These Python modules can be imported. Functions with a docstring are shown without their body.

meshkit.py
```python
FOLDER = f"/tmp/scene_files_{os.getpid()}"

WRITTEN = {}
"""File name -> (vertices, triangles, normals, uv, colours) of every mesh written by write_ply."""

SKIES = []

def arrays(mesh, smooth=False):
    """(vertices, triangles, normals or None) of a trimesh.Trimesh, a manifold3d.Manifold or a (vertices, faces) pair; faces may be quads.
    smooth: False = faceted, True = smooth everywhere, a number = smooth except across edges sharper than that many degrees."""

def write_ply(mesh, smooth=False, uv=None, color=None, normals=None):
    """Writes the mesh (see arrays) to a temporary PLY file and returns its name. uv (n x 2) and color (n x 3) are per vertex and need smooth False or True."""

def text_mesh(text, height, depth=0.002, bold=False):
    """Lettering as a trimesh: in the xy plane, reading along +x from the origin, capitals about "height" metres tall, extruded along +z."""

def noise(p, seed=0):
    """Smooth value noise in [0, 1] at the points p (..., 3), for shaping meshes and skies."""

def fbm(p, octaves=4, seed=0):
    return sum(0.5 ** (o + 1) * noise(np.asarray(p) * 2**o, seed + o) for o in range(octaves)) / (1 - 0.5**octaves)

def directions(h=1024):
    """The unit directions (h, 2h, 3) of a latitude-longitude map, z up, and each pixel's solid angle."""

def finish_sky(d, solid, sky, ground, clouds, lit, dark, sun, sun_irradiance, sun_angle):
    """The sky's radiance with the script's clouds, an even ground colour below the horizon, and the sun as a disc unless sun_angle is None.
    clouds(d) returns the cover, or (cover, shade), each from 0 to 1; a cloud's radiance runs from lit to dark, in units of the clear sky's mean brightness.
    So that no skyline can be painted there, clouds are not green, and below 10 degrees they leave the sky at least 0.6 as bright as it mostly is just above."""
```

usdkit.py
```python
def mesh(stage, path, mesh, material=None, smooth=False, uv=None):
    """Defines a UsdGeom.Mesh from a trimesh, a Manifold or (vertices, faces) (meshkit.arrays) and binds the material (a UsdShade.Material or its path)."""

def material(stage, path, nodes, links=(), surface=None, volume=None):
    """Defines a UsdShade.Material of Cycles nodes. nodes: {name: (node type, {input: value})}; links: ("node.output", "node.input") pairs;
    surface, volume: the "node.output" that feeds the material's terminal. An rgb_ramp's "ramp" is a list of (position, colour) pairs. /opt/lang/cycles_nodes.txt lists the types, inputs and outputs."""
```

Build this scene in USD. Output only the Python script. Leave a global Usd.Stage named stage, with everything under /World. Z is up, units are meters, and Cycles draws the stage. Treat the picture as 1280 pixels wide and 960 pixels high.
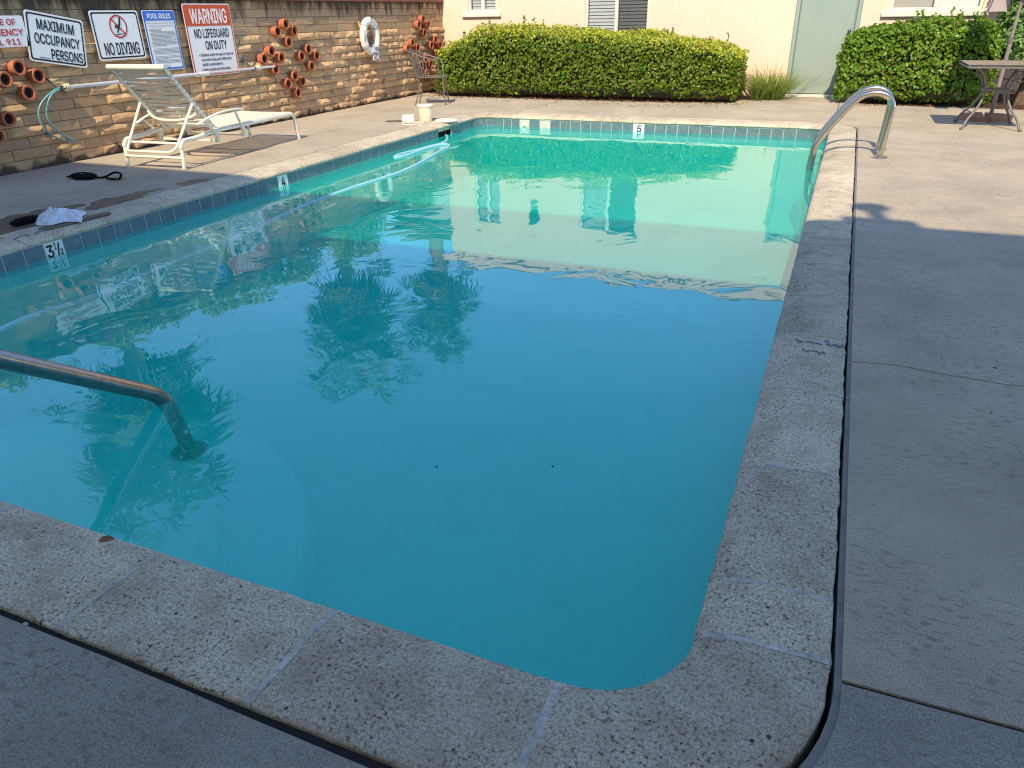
import math, random, sys
import numpy as np, trimesh
import manifold3d as m3
from shapely.geometry import Polygon, LineString, box as sbox
from shapely.ops import unary_union
from pxr import Usd, UsdGeom, UsdLux, UsdShade, Gf, Sdf, Vt
import usdkit, meshkit
from meshkit import fbm, noise, text_mesh

rng = np.random.default_rng(7); random.seed(7)
stage = Usd.Stage.CreateInMemory()
UsdGeom.SetStageUpAxis(stage, UsdGeom.Tokens.z); UsdGeom.SetStageMetersPerUnit(stage, 1.0)
UsdGeom.Xform.Define(stage, '/World'); UsdGeom.Scope.Define(stage, '/World/Looks')

# ------------------------------------------------------------------ camera
cam = UsdGeom.Camera.Define(stage, '/World/camera')
R_ = Gf.Vec3d(0.92022755, 0.39102436, -0.01676927); U_ = Gf.Vec3d(-0.16237002, 0.42040133, 0.89269183); F_ = Gf.Vec3d(-0.35611408, 0.81875678, -0.45035552)
M = Gf.Matrix4d(R_[0], R_[1], R_[2], 0, U_[0], U_[1], U_[2], 0, -F_[0], -F_[1], -F_[2], 0, 0.12804, -1.13196, 1.33232, 1)
cam.AddTransformOp().Set(M)
cam.CreateHorizontalApertureAttr(36.0); cam.CreateVerticalApertureAttr(27.0)
cam.CreateFocalLengthAttr(36.0 * 916.65 / 1280)
EXPOSURE = 1.0
cam.CreateExposureAttr(EXPOSURE)

# ------------------------------------------------------------------ sky and sun
SUN = np.array([0.18, -1.0, 1.0]); SUN /= np.linalg.norm(SUN)
el, rot = math.asin(SUN[2]), math.atan2(SUN[0], SUN[1])
sky_m = usdkit.material(stage, '/World/Looks/sky', {
    's': ('sky_texture', {'sky_type': 'single_scattering', 'sun_disc': False, 'sun_elevation': el, 'sun_rotation': rot, 'air_density': 1.0, 'aerosol_density': 0.0, 'ozone_density': 4.5}),
    'b': ('background_shader', {'strength': 0.15})}, [('s.color', 'b.color')], surface='b.background')
dome = UsdLux.DomeLight.Define(stage, '/World/sky')
UsdShade.MaterialBindingAPI.Apply(dome.GetPrim()).Bind(sky_m)
dome.GetPrim().SetCustomDataByKey('kind', 'structure')
sun = UsdLux.DistantLight.Define(stage, '/World/sun')
sun.CreateIntensityAttr(0.75); sun.CreateAngleAttr(0.5); sun.CreateColorAttr(Gf.Vec3f(1.0, 0.83, 0.56))
sun.GetPrim().CreateAttribute('inputs:normalize', Sdf.ValueTypeNames.Bool).Set(True)
zax = Gf.Vec3d(*SUN); xax = Gf.Cross(Gf.Vec3d(0, 0, 1), zax).GetNormalized(); yax = Gf.Cross(zax, xax)
sun.AddTransformOp().Set(Gf.Matrix4d(xax[0], xax[1], xax[2], 0, yax[0], yax[1], yax[2], 0, zax[0], zax[1], zax[2], 0, 0, 0, 20, 1))

# ------------------------------------------------------------------ helpers
used = {}
def numbered(path):
    n = used.get(path, 0); used[path] = n + 1
    return path if n == 0 else f'{path}_{n:03d}'
def setd(p, **k):
    for a, b in k.items():
        if b: p.SetCustomDataByKey(a, b)
def ppath(parent): return '/World' if parent is None else str(parent.GetPath())
OFF = {}
def obj(name, mesh, mat, parent=None, smooth=False, label=None, kind=None, cat=None, group=None, world=True):
    """one Mesh prim; mesh given in world coordinates unless the parent thing was made with local=True"""
    path = numbered(ppath(parent) + '/' + name)
    if isinstance(mesh, list): mesh = cat_(mesh)
    v, f, n = meshkit.arrays(mesh, smooth)
    if parent is not None:
        off = OFF.get(str(parent.GetPath()))
        if off is not None: v = v - off
    g = UsdGeom.Mesh.Define(stage, path)
    g.CreatePointsAttr(Vt.Vec3fArray.FromNumpy(v.astype(np.float32)))
    g.CreateFaceVertexCountsAttr(Vt.IntArray.FromNumpy(np.full(len(f), 3, np.int32)))
    g.CreateFaceVertexIndicesAttr(Vt.IntArray.FromNumpy(f.astype(np.int32).ravel()))
    g.CreateSubdivisionSchemeAttr('none')
    if n is not None:
        g.CreateNormalsAttr(Vt.Vec3fArray.FromNumpy(n.astype(np.float32))); g.SetNormalsInterpolation('vertex')
    UsdShade.MaterialBindingAPI.Apply(g.GetPrim()).Bind(mat)
    if parent is not None and str(parent.GetPath()) in OFF: OFF[path] = OFF[str(parent.GetPath())]
    setd(g.GetPrim(), label=label, kind=kind, category=cat, group=group)
    return g.GetPrim()
def thing(name, label, cat, loc=(0, 0, 0), rotz=0, group=None, kind=None, local=False):
    path = numbered('/World/' + name)
    x = UsdGeom.Xform.Define(stage, path); x.AddTranslateOp().Set(Gf.Vec3d(*map(float, loc)))
    if rotz: x.AddRotateZOp().Set(math.degrees(rotz))
    if not local: OFF[path] = np.array(loc, float)
    setd(x.GetPrim(), label=label, category=cat, group=group, kind=kind)
    return x.GetPrim()
def cat_(ms):
    vs, fs, o = [], [], 0
    for m in ms:
        v, f, _ = meshkit.arrays(m)
        vs.append(v); fs.append(f + o); o += len(v)
    return (np.vstack(vs), np.vstack(fs))
def T(m, t):
    v, f, _ = meshkit.arrays(m); return (v + np.array(t), f)
def box(lo, hi):
    lo, hi = np.array(lo, float), np.array(hi, float)
    b = trimesh.creation.box(hi - lo); b.apply_translation((lo + hi) / 2); return (np.array(b.vertices), np.array(b.faces))
def rbox(lo, hi, c=0.006):
    lo, hi = np.array(lo, float), np.array(hi, float); c = min(c, (hi - lo).min() * .45); pts = []
    for sx in (0, 1):
        for sy in (0, 1):
            for sz in (0, 1):
                p = np.where([sx, sy, sz], hi, lo); s = np.where([sx, sy, sz], -1, 1)
                for k in range(3):
                    q = p + s * c; q[k] = p[k]; pts.append(q)
    return meshkit.arrays(m3.Manifold.hull_points(np.array(pts)))[:2]
def tube(P, r, n=8, closed=False, cap=True, flat=None):
    P = np.array(P, float); N = len(P)
    r = np.full(N, r, float) if np.ndim(r) == 0 else np.array(r, float)
    if closed: tg = np.roll(P, -1, 0) - np.roll(P, 1, 0)
    else: tg = np.gradient(P, axis=0)
    tg /= np.linalg.norm(tg, axis=1, keepdims=True) + 1e-12
    up = np.array([0, 0, 1.0]) if abs(tg[0][2]) < .9 else np.array([1.0, 0, 0])
    a = np.cross(tg[0], up); a /= np.linalg.norm(a); V = []
    th = np.arange(n) * 2 * np.pi / n
    for i in range(N):
        a = a - tg[i] * (a @ tg[i]); a /= np.linalg.norm(a); b = np.cross(tg[i], a)
        V.append(P[i] + r[i] * (np.cos(th)[:, None] * a + np.sin(th)[:, None] * b * (flat or 1)))
    V = np.vstack(V); F = []
    for i in range(N if closed else N - 1):
        j = (i + 1) % N
        for k in range(n):
            l = (k + 1) % n
            F += [[i*n+k, i*n+l, j*n+l], [i*n+k, j*n+l, j*n+k]]
    if not closed and cap:
        V = np.vstack([V, P[0], P[-1]]); c0, c1 = N*n, N*n+1
        for k in range(n):
            l = (k + 1) % n
            F += [[c0, l, k], [c1, (N-1)*n+k, (N-1)*n+l]]
    return (V, np.array(F))
def curve(P, k=6):
    """Catmull-Rom through the points"""
    P = np.array(P, float); Q = np.vstack([2*P[0]-P[1], P, 2*P[-1]-P[-2]]); out = []
    for i in range(1, len(Q) - 2):
        p0, p1, p2, p3 = Q[i-1:i+3]
        for t in np.linspace(0, 1, k, endpoint=False):
            out.append(.5*((2*p1)+(-p0+p2)*t+(2*p0-5*p1+4*p2-p3)*t*t+(-p0+3*p1-3*p2+p3)*t**3))
    out.append(P[-1]); return np.array(out)
def fillet(P, r=.05, k=5):
    """polyline with rounded corners"""
    P = np.array(P, float); out = [P[0]]
    for i in range(1, len(P) - 1):
        a, b = P[i-1]-P[i], P[i+1]-P[i]; la, lb = np.linalg.norm(a), np.linalg.norm(b); d = min(r, la*.45, lb*.45)
        p, q = P[i]+a/la*d, P[i]+b/lb*d
        for t in np.linspace(0, 1, k): out.append((1-t)**2*p+2*t*(1-t)*P[i]+t*t*q)
    out.append(P[-1]); return np.array(out)
def extrude(poly, z0, z1):
    ms = []
    for g in getattr(poly, 'geoms', [poly]):
        if g.area < 1e-6: continue
        m = trimesh.creation.extrude_polygon(g, z1 - z0, engine='earcut'); m.apply_translation([0, 0, z0]); ms.append(m)
    return cat_(ms)
def lathe(prof, n=24, center=(0, 0, 0)):
    prof = np.array(prof, float); th = np.arange(n) * 2 * np.pi / n; V = []; F = []
    for r, z in prof: V.append(np.stack([r*np.cos(th), r*np.sin(th), np.full(n, z)], 1))
    for i in range(len(prof)-1):
        for k in range(n):
            l = (k+1) % n; F += [[i*n+k, i*n+l, (i+1)*n+l], [i*n+k, (i+1)*n+l, (i+1)*n+k]]
    return (np.vstack(V) + np.array(center), np.array(F))
def leaves(P, N, size, spread=.7, aspect=.5, seed=1):
    """folded diamond leaves at points P facing roughly N"""
    r = np.random.default_rng(seed); n = len(P)
    N = N + r.normal(0, spread, (n, 3)); N /= np.linalg.norm(N, axis=1, keepdims=True)
    A = r.normal(0, 1, (n, 3)) + np.array([0, 0, .6]); A -= N * (A * N).sum(1, keepdims=True); A /= np.linalg.norm(A, axis=1, keepdims=True)
    B = np.cross(N, A); s = (size * r.uniform(.65, 1.25, n))[:, None]
    v = np.stack([P - A*s*.5, P - A*s*.16 + B*s*aspect*.46 + N*s*.10, P + A*s*.22 + B*s*aspect*.44 + N*s*.10, P + A*s*.5, P + A*s*.22 - B*s*aspect*.44 + N*s*.10, P - A*s*.16 - B*s*aspect*.46 + N*s*.10], 1).reshape(-1, 3)
    i = np.arange(n)[:, None] * 6
    return (v, np.concatenate([i + [0, 1, 2], i + [0, 2, 3], i + [0, 3, 4], i + [0, 4, 5]]).astype(int))

def mat(name, c1, c2=None, scale=4, rough=.7, bump=0, bscale=80, metal=0, spec=.5, detail=6, c3=None, scale3=30, amt3=.5, trans=0, coat=0, island=False, bdist=.01):
    """principled with two or three colours mixed by noise in world space"""
    c2 = c2 or c1
    n = {'g': ('geometry', {}), 'n1': ('noise_texture', {'scale': scale, 'detail': detail, 'roughness': .62}),
         'r1': ('rgb_ramp', {'ramp': [(.3, c1), (.7, c2)]}), 'p': ('principled_bsdf', {'roughness': rough, 'metallic': metal, 'specular_ior_level': spec, 'coat_weight': coat})}
    l = [('g.position', 'n1.vector'), ('r1.color', 'p.base_color')]
    l.append(('g.random_per_island' if island else 'n1.fac', 'r1.fac'))
    src = 'r1.color'
    if c3 is not None:
        n['n3'] = ('noise_texture', {'scale': scale3, 'detail': 5, 'roughness': .7}); n['r3'] = ('rgb_ramp', {'ramp': [(.5, (0, 0, 0)), (.68, (amt3,)*3)]})
        n['mx'] = ('mix', {'color2': c3}); l = [x for x in l if x[1] != 'p.base_color']
        l += [('g.position', 'n3.vector'), ('n3.fac', 'r3.fac'), ('r3.color', 'mx.fac'), ('r1.color', 'mx.color1'), ('mx.color', 'p.base_color')]
        src = 'mx.color'
    if bump:
        n['nb'] = ('noise_texture', {'scale': bscale, 'detail': 6, 'roughness': .65}); n['b'] = ('bump', {'strength': bump, 'distance': bdist})
        l += [('g.position', 'nb.vector'), ('nb.fac', 'b.height'), ('b.normal', 'p.normal')]
    surf = 'p.BSDF'
    if trans:
        n['t'] = ('translucent_bsdf', {}); n['m'] = ('mix_closure', {'fac': trans}); l += [(src, 't.color'), ('p.BSDF', 'm.closure1'), ('t.BSDF', 'm.closure2')]; surf = 'm.closure'
    return usdkit.material(stage, '/World/Looks/' + name, n, l, surface=surf)
def custom(name, n, l, surface, volume=None): return usdkit.material(stage, '/World/Looks/' + name, n, l, surface=surface, volume=volume)

# ------------------------------------------------------------------ materials
def concrete(name, base, dark, pit, pit_amt, streak=(1, 1, 1), rough=.88):
    return custom(name, {
        'g': ('geometry', {}),
        'mp': ('mapping', {'mapping_type': 'point', 'scale': streak}),
        'n1': ('noise_texture', {'scale': 1.3, 'detail': 8, 'roughness': .68}),
        'r1': ('rgb_ramp', {'ramp': [(.32, dark), (.52, base), (.75, tuple(min(1, x*1.22) for x in base))]}),
        'n2': ('noise_texture', {'scale': 230, 'detail': 3, 'roughness': .75}),
        'r2': ('rgb_ramp', {'ramp': [(.36, (.5,)*3), (.60, (1.22,)*3)]}),
        'm1': ('mix', {'mix_type': 'multiply', 'fac': .85}),
        'n3': ('noise_texture', {'scale': 44, 'detail': 3, 'roughness': .6}),
        'r3': ('rgb_ramp', {'ramp': [(.565, (0, 0, 0)), (.61, (pit_amt,)*3)]}),
        'n4': ('noise_texture', {'scale': 1.7, 'detail': 3}), 'r4': ('rgb_ramp', {'ramp': [(.36, (.15,)*3), (.56, (1, 1, 1))]}), 'mu': ('math', {'math_type': 'multiply'}),
        'm2': ('mix', {'color2': pit}),
        'v': ('voronoi_texture', {'scale': 4.6, 'randomness': 1.0}), 'rv': ('rgb_ramp', {'ramp': [(.028, (.9,)*3), (.05, (0, 0, 0))]}),
        'm3': ('mix', {'color2': tuple(x*.16 for x in pit)}),
        'mp5': ('mapping', {'mapping_type': 'point', 'location': (3.3, 1.7, 0)}), 'n5': ('noise_texture', {'scale': 2.1, 'detail': 7, 'roughness': .7}), 'r5': ('rgb_ramp', {'ramp': [(.60, (0, 0, 0)), (.74, (.5,)*3)]}), 'm4': ('mix', {'color2': tuple(min(1, x*1.5 + .05) for x in base)}),
        'nb': ('noise_texture', {'scale': 170, 'detail': 5, 'roughness': .75}), 'hs': ('math', {'math_type': 'subtract'}),
        'b': ('bump', {'strength': .8, 'distance': .005}),
        'p': ('principled_bsdf', {'roughness': rough, 'specular_ior_level': .3})},
        [('g.position', 'n1.vector'), ('g.position', 'mp.vector'), ('g.position', 'n2.vector'), ('mp.vector', 'n3.vector'), ('g.position', 'nb.vector'), ('g.position', 'v.vector'), ('g.position', 'n4.vector'), ('g.position', 'mp5.vector'), ('mp5.vector', 'n5.vector'),
         ('n1.fac', 'r1.fac'), ('n2.fac', 'r2.fac'), ('r1.color', 'm1.color1'), ('r2.color', 'm1.color2'), ('m1.color', 'm4.color1'), ('n5.fac', 'r5.fac'), ('r5.color', 'm4.fac'), ('m4.color', 'm2.color1'), ('n3.fac', 'r3.fac'), ('n4.fac', 'r4.fac'), ('r3.color', 'mu.value1'), ('r4.color', 'mu.value2'), ('mu.value', 'm2.fac'),
         ('v.distance', 'rv.fac'), ('rv.color', 'm3.fac'), ('m2.color', 'm3.color1'), ('m3.color', 'p.base_color'),
         ('nb.fac', 'hs.value1'), ('rv.color', 'hs.value2'), ('hs.value', 'b.height'), ('b.normal', 'p.normal')], 'p.BSDF')
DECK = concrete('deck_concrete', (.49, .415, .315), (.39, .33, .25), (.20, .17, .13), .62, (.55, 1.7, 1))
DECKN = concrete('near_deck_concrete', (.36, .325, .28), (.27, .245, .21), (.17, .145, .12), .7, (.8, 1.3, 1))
def coping_mat():
    return custom('coping_stone', {
        'g': ('geometry', {}),
        'n1': ('noise_texture', {'scale': 2.3, 'detail': 6, 'roughness': .6}), 'r1': ('rgb_ramp', {'ramp': [(.3, (.62, .545, .42)), (.7, (.82, .74, .58))]}),
        'n2': ('noise_texture', {'scale': 210, 'detail': 3, 'roughness': .7}), 'r2': ('rgb_ramp', {'ramp': [(.36, (.45,)*3), (.60, (1.25,)*3)]}), 'm1': ('mix', {'mix_type': 'multiply', 'fac': .9}),
        'n3': ('noise_texture', {'scale': 105, 'detail': 3, 'roughness': .7}), 'r3': ('rgb_ramp', {'ramp': [(.565, (0, 0, 0)), (.605, (1, 1, 1))]}),
        'n4': ('noise_texture', {'scale': 3.2, 'detail': 6, 'roughness': .7}), 'r4': ('rgb_ramp', {'ramp': [(.34, (.35,)*3), (.56, (1.0,)*3)]}), 'mu': ('math', {'math_type': 'multiply'}),
        'oi': ('object_info', {}), 'ro': ('rgb_ramp', {'ramp': [(0, (.84, .82, .80)), (1, (1.1, 1.08, 1.04))]}), 'mo': ('mix', {'mix_type': 'multiply', 'fac': 1}), 'n6': ('noise_texture', {'scale': 6, 'detail': 6, 'roughness': .7}), 'r6': ('rgb_ramp', {'ramp': [(.46, (0, 0, 0)), (.70, (.6,)*3)]}), 'm6': ('mix', {'color2': (.30, .22, .14)}), 'vo': ('voronoi_texture', {'scale': 26}), 'rvo': ('rgb_ramp', {'ramp': [(.10, (.9,)*3), (.17, (0, 0, 0))]}), 'n7': ('noise_texture', {'scale': 8, 'detail': 2}), 'r7': ('rgb_ramp', {'ramp': [(.50, (0, 0, 0)), (.58, (1, 1, 1))]}), 'mu7': ('math', {'math_type': 'multiply'}), 'm7': ('mix', {'color2': (.05, .038, .03)}),
        'n5': ('noise_texture', {'scale': 47, 'detail': 2}), 'r5': ('rgb_ramp', {'ramp': [(.40, (.03, .025, .022)), (.62, (.30, .17, .08))]}), 'm2': ('mix', {}),
        'nb': ('noise_texture', {'scale': 150, 'detail': 4, 'roughness': .7}), 'b': ('bump', {'strength': 1.0, 'distance': .007}),
        'p': ('principled_bsdf', {'roughness': .85, 'specular_ior_level': .3})},
        [('g.position', f'n{i}.vector') for i in range(1, 6)] + [('g.position', 'nb.vector'), ('n1.fac', 'r1.fac'), ('n2.fac', 'r2.fac'), ('r1.color', 'm1.color1'), ('r2.color', 'm1.color2'),
         ('n3.fac', 'r3.fac'), ('n4.fac', 'r4.fac'), ('r3.color', 'mu.value1'), ('r4.color', 'mu.value2'), ('mu.value', 'm2.fac'), ('n5.fac', 'r5.fac'), ('m1.color', 'm2.color1'), ('r5.color', 'm2.color2'),
         ('g.position', 'n6.vector'), ('n6.fac', 'r6.fac'), ('r6.color', 'm6.fac'), ('m2.color', 'm6.color1'), ('g.position', 'vo.vector'), ('vo.distance', 'rvo.fac'), ('g.position', 'n7.vector'), ('n7.fac', 'r7.fac'), ('rvo.color', 'mu7.value1'), ('r7.color', 'mu7.value2'), ('mu7.value', 'm7.fac'), ('m6.color', 'm7.color1'), ('oi.random', 'ro.fac'), ('m7.color', 'mo.color1'), ('ro.color', 'mo.color2'),
         ('mo.color', 'p.base_color'), ('nb.fac', 'b.height'), ('b.normal', 'p.normal')], 'p.BSDF')
COPING = coping_mat()
GROUT = mat('coping_grout', (.42, .39, .34), (.72, .68, .61), scale=18, rough=.9, bump=.8, bscale=120, c3=(.20, .18, .16), scale3=60, amt3=.8)
MASTIC = mat('joint_mastic', (.14, .13, .12), (.24, .225, .20), scale=14, rough=.75, bump=.5, bscale=60)
SOIL = mat('soil', (.016, .011, .008), (.05, .028, .018), scale=25, rough=.95, bump=.8, bscale=40, c3=(.20, .09, .045), scale3=55, amt3=.9)
GROUND = mat('bare_ground', (.008, .007, .006), (.014, .012, .011), rough=.95)
PLASTER = mat('pool_plaster', (.34, .54, .46), (.41, .60, .52), scale=1.2, rough=.8, c3=(.26, .45, .36), scale3=2.2, amt3=.5)
STEPP = mat('step_plaster', (.42, .60, .53), (.48, .65, .58), scale=2, rough=.8)
TILE = mat('tile_glaze', (.085, .14, .165), (.13, .195, .22), scale=7, rough=.25, spec=.5, c3=(.26, .33, .35), scale3=18, amt3=.35, bump=.15, bscale=12)
TILEW = mat('plaque_glaze', (.72, .72, .69), (.8, .8, .77), rough=.3)
TGROUT = mat('tile_grout', (.42, .42, .38), (.58, .57, .52), scale=20, rough=.9)
BLACK = mat('black_paint', (.015, .015, .017), rough=.6)
DARK = mat('dark_recess', (.01, .01, .01), rough=.9)  # near-black colour standing in for shade in hollows and joints
def block_mat(name, a, b, dirt):
    return custom(name, {'g': ('geometry', {}), 'o': ('object_info', {}),
        'n1': ('noise_texture', {'scale': 9, 'detail': 8, 'roughness': .7}), 'r1': ('rgb_ramp', {'ramp': [(.3, a), (.7, b)]}),
        'ro': ('rgb_ramp', {'ramp': [(0, (.78, .76, .74)), (1, (1.12, 1.08, 1.05))]}), 'm1': ('mix', {'mix_type': 'multiply', 'fac': 1}),
        'mp': ('mapping', {'mapping_type': 'point', 'scale': (1, 5, .55)}), 'n2': ('noise_texture', {'scale': 1.6, 'detail': 5, 'roughness': .65}),
        'sx': ('separate_xyz', {}), 'mr': ('map_range', {'from_min': 1.25, 'from_max': 1.6, 'to_min': 0, 'to_max': .40, 'clamp': True}), 'ad': ('math', {'math_type': 'add'}),
        'r2': ('rgb_ramp', {'ramp': [(.66, (0, 0, 0)), (.84, (.85,)*3)]}), 'm2': ('mix', {'color2': dirt}),
        'mr2': ('map_range', {'from_min': .10, 'from_max': .0, 'to_min': 0, 'to_max': .36, 'clamp': True}), 'n3': ('noise_texture', {'scale': 5, 'detail': 4}), 'ad2': ('math', {'math_type': 'add'}), 'r3': ('rgb_ramp', {'ramp': [(.62, (0, 0, 0)), (.8, (.9,)*3)]}), 'm3': ('mix', {'color2': dirt}),
        'nb': ('noise_texture', {'scale': 70, 'detail': 6, 'roughness': .7}), 'b': ('bump', {'strength': .8, 'distance': .008}), 'p': ('principled_bsdf', {'roughness': .92, 'specular_ior_level': .2})},
        [('g.position', 'n1.vector'), ('n1.fac', 'r1.fac'), ('o.random', 'ro.fac'), ('r1.color', 'm1.color1'), ('ro.color', 'm1.color2'), ('g.position', 'mp.vector'), ('mp.vector', 'n2.vector'),
         ('g.position', 'sx.vector'), ('sx.z', 'mr.value'), ('mr.result', 'ad.value1'), ('n2.fac', 'ad.value2'), ('ad.value', 'r2.fac'), ('r2.color', 'm2.fac'), ('m1.color', 'm2.color1'),
         ('sx.z', 'mr2.value'), ('g.position', 'n3.vector'), ('mr2.result', 'ad2.value1'), ('n3.fac', 'ad2.value2'), ('ad2.value', 'r3.fac'), ('r3.color', 'm3.fac'), ('m2.color', 'm3.color1'), ('m3.color', 'p.base_color'),
         ('g.position', 'nb.vector'), ('nb.fac', 'b.height'), ('b.normal', 'p.normal')], 'p.BSDF')
BLOCK = block_mat('split_face_block', (.50, .335, .18), (.67, .465, .27), (.045, .035, .03))
BLOCKS = block_mat('smooth_block', (.43, .295, .175), (.54, .385, .235), (.045, .035, .03))
MORTAR = mat('wall_mortar', (.16, .12, .085), (.24, .18, .13), scale=12, rough=.95)
CAP = mat('cap_tile', (.16, .06, .045), (.26, .10, .07), scale=8, rough=.8)
def stucco_mat(name, a, b):
    return custom(name, {'g': ('geometry', {}), 'n1': ('noise_texture', {'scale': 1.2, 'detail': 6, 'roughness': .6}), 'r1': ('rgb_ramp', {'ramp': [(.3, a), (.7, b)]}),
        'n2': ('noise_texture', {'scale': 20, 'detail': 4, 'roughness': .6}), 'r2': ('rgb_ramp', {'ramp': [(.64, (0, 0, 0)), (.72, (.6,)*3)]}), 'm1': ('mix', {'color2': tuple(x*.55 for x in a)}),
        'nb': ('noise_texture', {'scale': 30, 'detail': 5, 'roughness': .55}), 'b': ('bump', {'strength': .6, 'distance': .010}), 'p': ('principled_bsdf', {'roughness': .9, 'specular_ior_level': .2})},
        [('g.position', 'n1.vector'), ('n1.fac', 'r1.fac'), ('g.position', 'n2.vector'), ('n2.fac', 'r2.fac'), ('r2.color', 'm1.fac'), ('r1.color', 'm1.color1'), ('m1.color', 'p.base_color'), ('g.position', 'nb.vector'), ('nb.fac', 'b.height'), ('b.normal', 'p.normal')], 'p.BSDF')
STUCCO = stucco_mat('cream_stucco', (.82, .585, .45), (.88, .64, .50))
TRIM = mat('white_trim', (.66, .62, .54), (.74, .70, .62), rough=.6)
TEAL = mat('teal_paint', (.27, .345, .305), (.30, .375, .335), scale=1.5, rough=.5, bump=.08, bscale=20)
ROOF = mat('roof_shingle', (.16, .11, .085), (.25, .17, .13), scale=12, rough=.9)
SOFFIT = mat('soffit_paint', (.60, .50, .36), (.66, .55, .40), rough=.8)
BLIND = mat('pale_blind', (.44, .45, .46), (.5, .51, .52), rough=.6)
BLIND_D = mat('dark_blind', (.085, .085, .085), (.11, .11, .11), rough=.6)
BLIND_W = mat('white_blind', (.74, .74, .72), rough=.6)
BLIND_B = mat('beige_blind', (.46, .43, .38), rough=.7)
def glass(name, tint, ior=1.5):
    return custom(name, {'t': ('transparent_bsdf', {'color': tint}), 'g': ('glossy_bsdf', {'color': (1, 1, 1), 'roughness': .02}), 'f': ('fresnel', {'IOR': ior}), 'ge': ('geometry', {}), 'fm': ('mix', {'color2': (.05, .05, .05)}), 'm': ('mix_closure', {})},
                  [('f.fac', 'fm.color1'), ('ge.backfacing', 'fm.fac'), ('fm.color', 'm.fac'), ('t.BSDF', 'm.closure1'), ('g.BSDF', 'm.closure2')], 'm.closure')
GLASS = glass('window_glass', (.88, .9, .9))
VINYL = mat('cream_vinyl', (.72, .69, .58), (.78, .75, .65), rough=.45)
ENAMEL = mat('cream_enamel', (.74, .71, .60), (.78, .76, .66), rough=.35, c3=(.45, .40, .30), scale3=14, amt3=.2)
STEEL = mat('stainless_steel', (.60, .53, .43), (.70, .62, .51), scale=30, rough=.2, metal=1)
STEELD = mat('worn_steel', (.20, .19, .18), (.29, .275, .255), scale=30, rough=.24, metal=1)
IRON = mat('grey_iron', (.13, .125, .12), (.22, .21, .20), scale=20, rough=.5, metal=.3, bump=.2, bscale=90)
IRON_R = mat('worn_table_top', (.24, .18, .125), (.36, .275, .195), scale=9, rough=.6, bump=.2, bscale=90)
CLAY = mat('terracotta', (.36, .105, .045), (.48, .16, .075), scale=14, rough=.85, bump=.3, bscale=90)
PAVER = mat('red_paver', (.34, .165, .085), (.46, .24, .13), scale=9, rough=.9, bump=.3, bscale=80)
SIGNW = mat('sign_white', (.82, .83, .84), (.86, .87, .87), rough=.35)
SIGNB = mat('sign_black', (.012, .012, .014), rough=.4)
SIGNBL = mat('sign_blue', (.03, .17, .62), rough=.4)
SIGNR = mat('sign_red', (.62, .085, .035), rough=.4)
SIGNR2 = mat('sign_crimson', (.55, .03, .035), rough=.4)
SIGNG = mat('sign_grey_text', (.12, .12, .14), rough=.5)
RINGW = mat('ring_white', (.74, .71, .64), (.80, .77, .71), scale=10, rough=.5)
ROPE = mat('rope_grey', (.42, .44, .52), (.62, .62, .64), scale=60, rough=.9)
ROPEY = mat('rope_yellow', (.75, .40, .04), rough=.8)
POLEM = mat('pole_white', (.52, .52, .55), (.60, .60, .63), rough=.35)
HOSEM = mat('pool_hose_blue', (.25, .53, .60), (.32, .60, .66), scale=6, rough=.4)
TUBEM = mat('teal_tubing', (.10, .30, .33), (.18, .42, .44), rough=.3)
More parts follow.
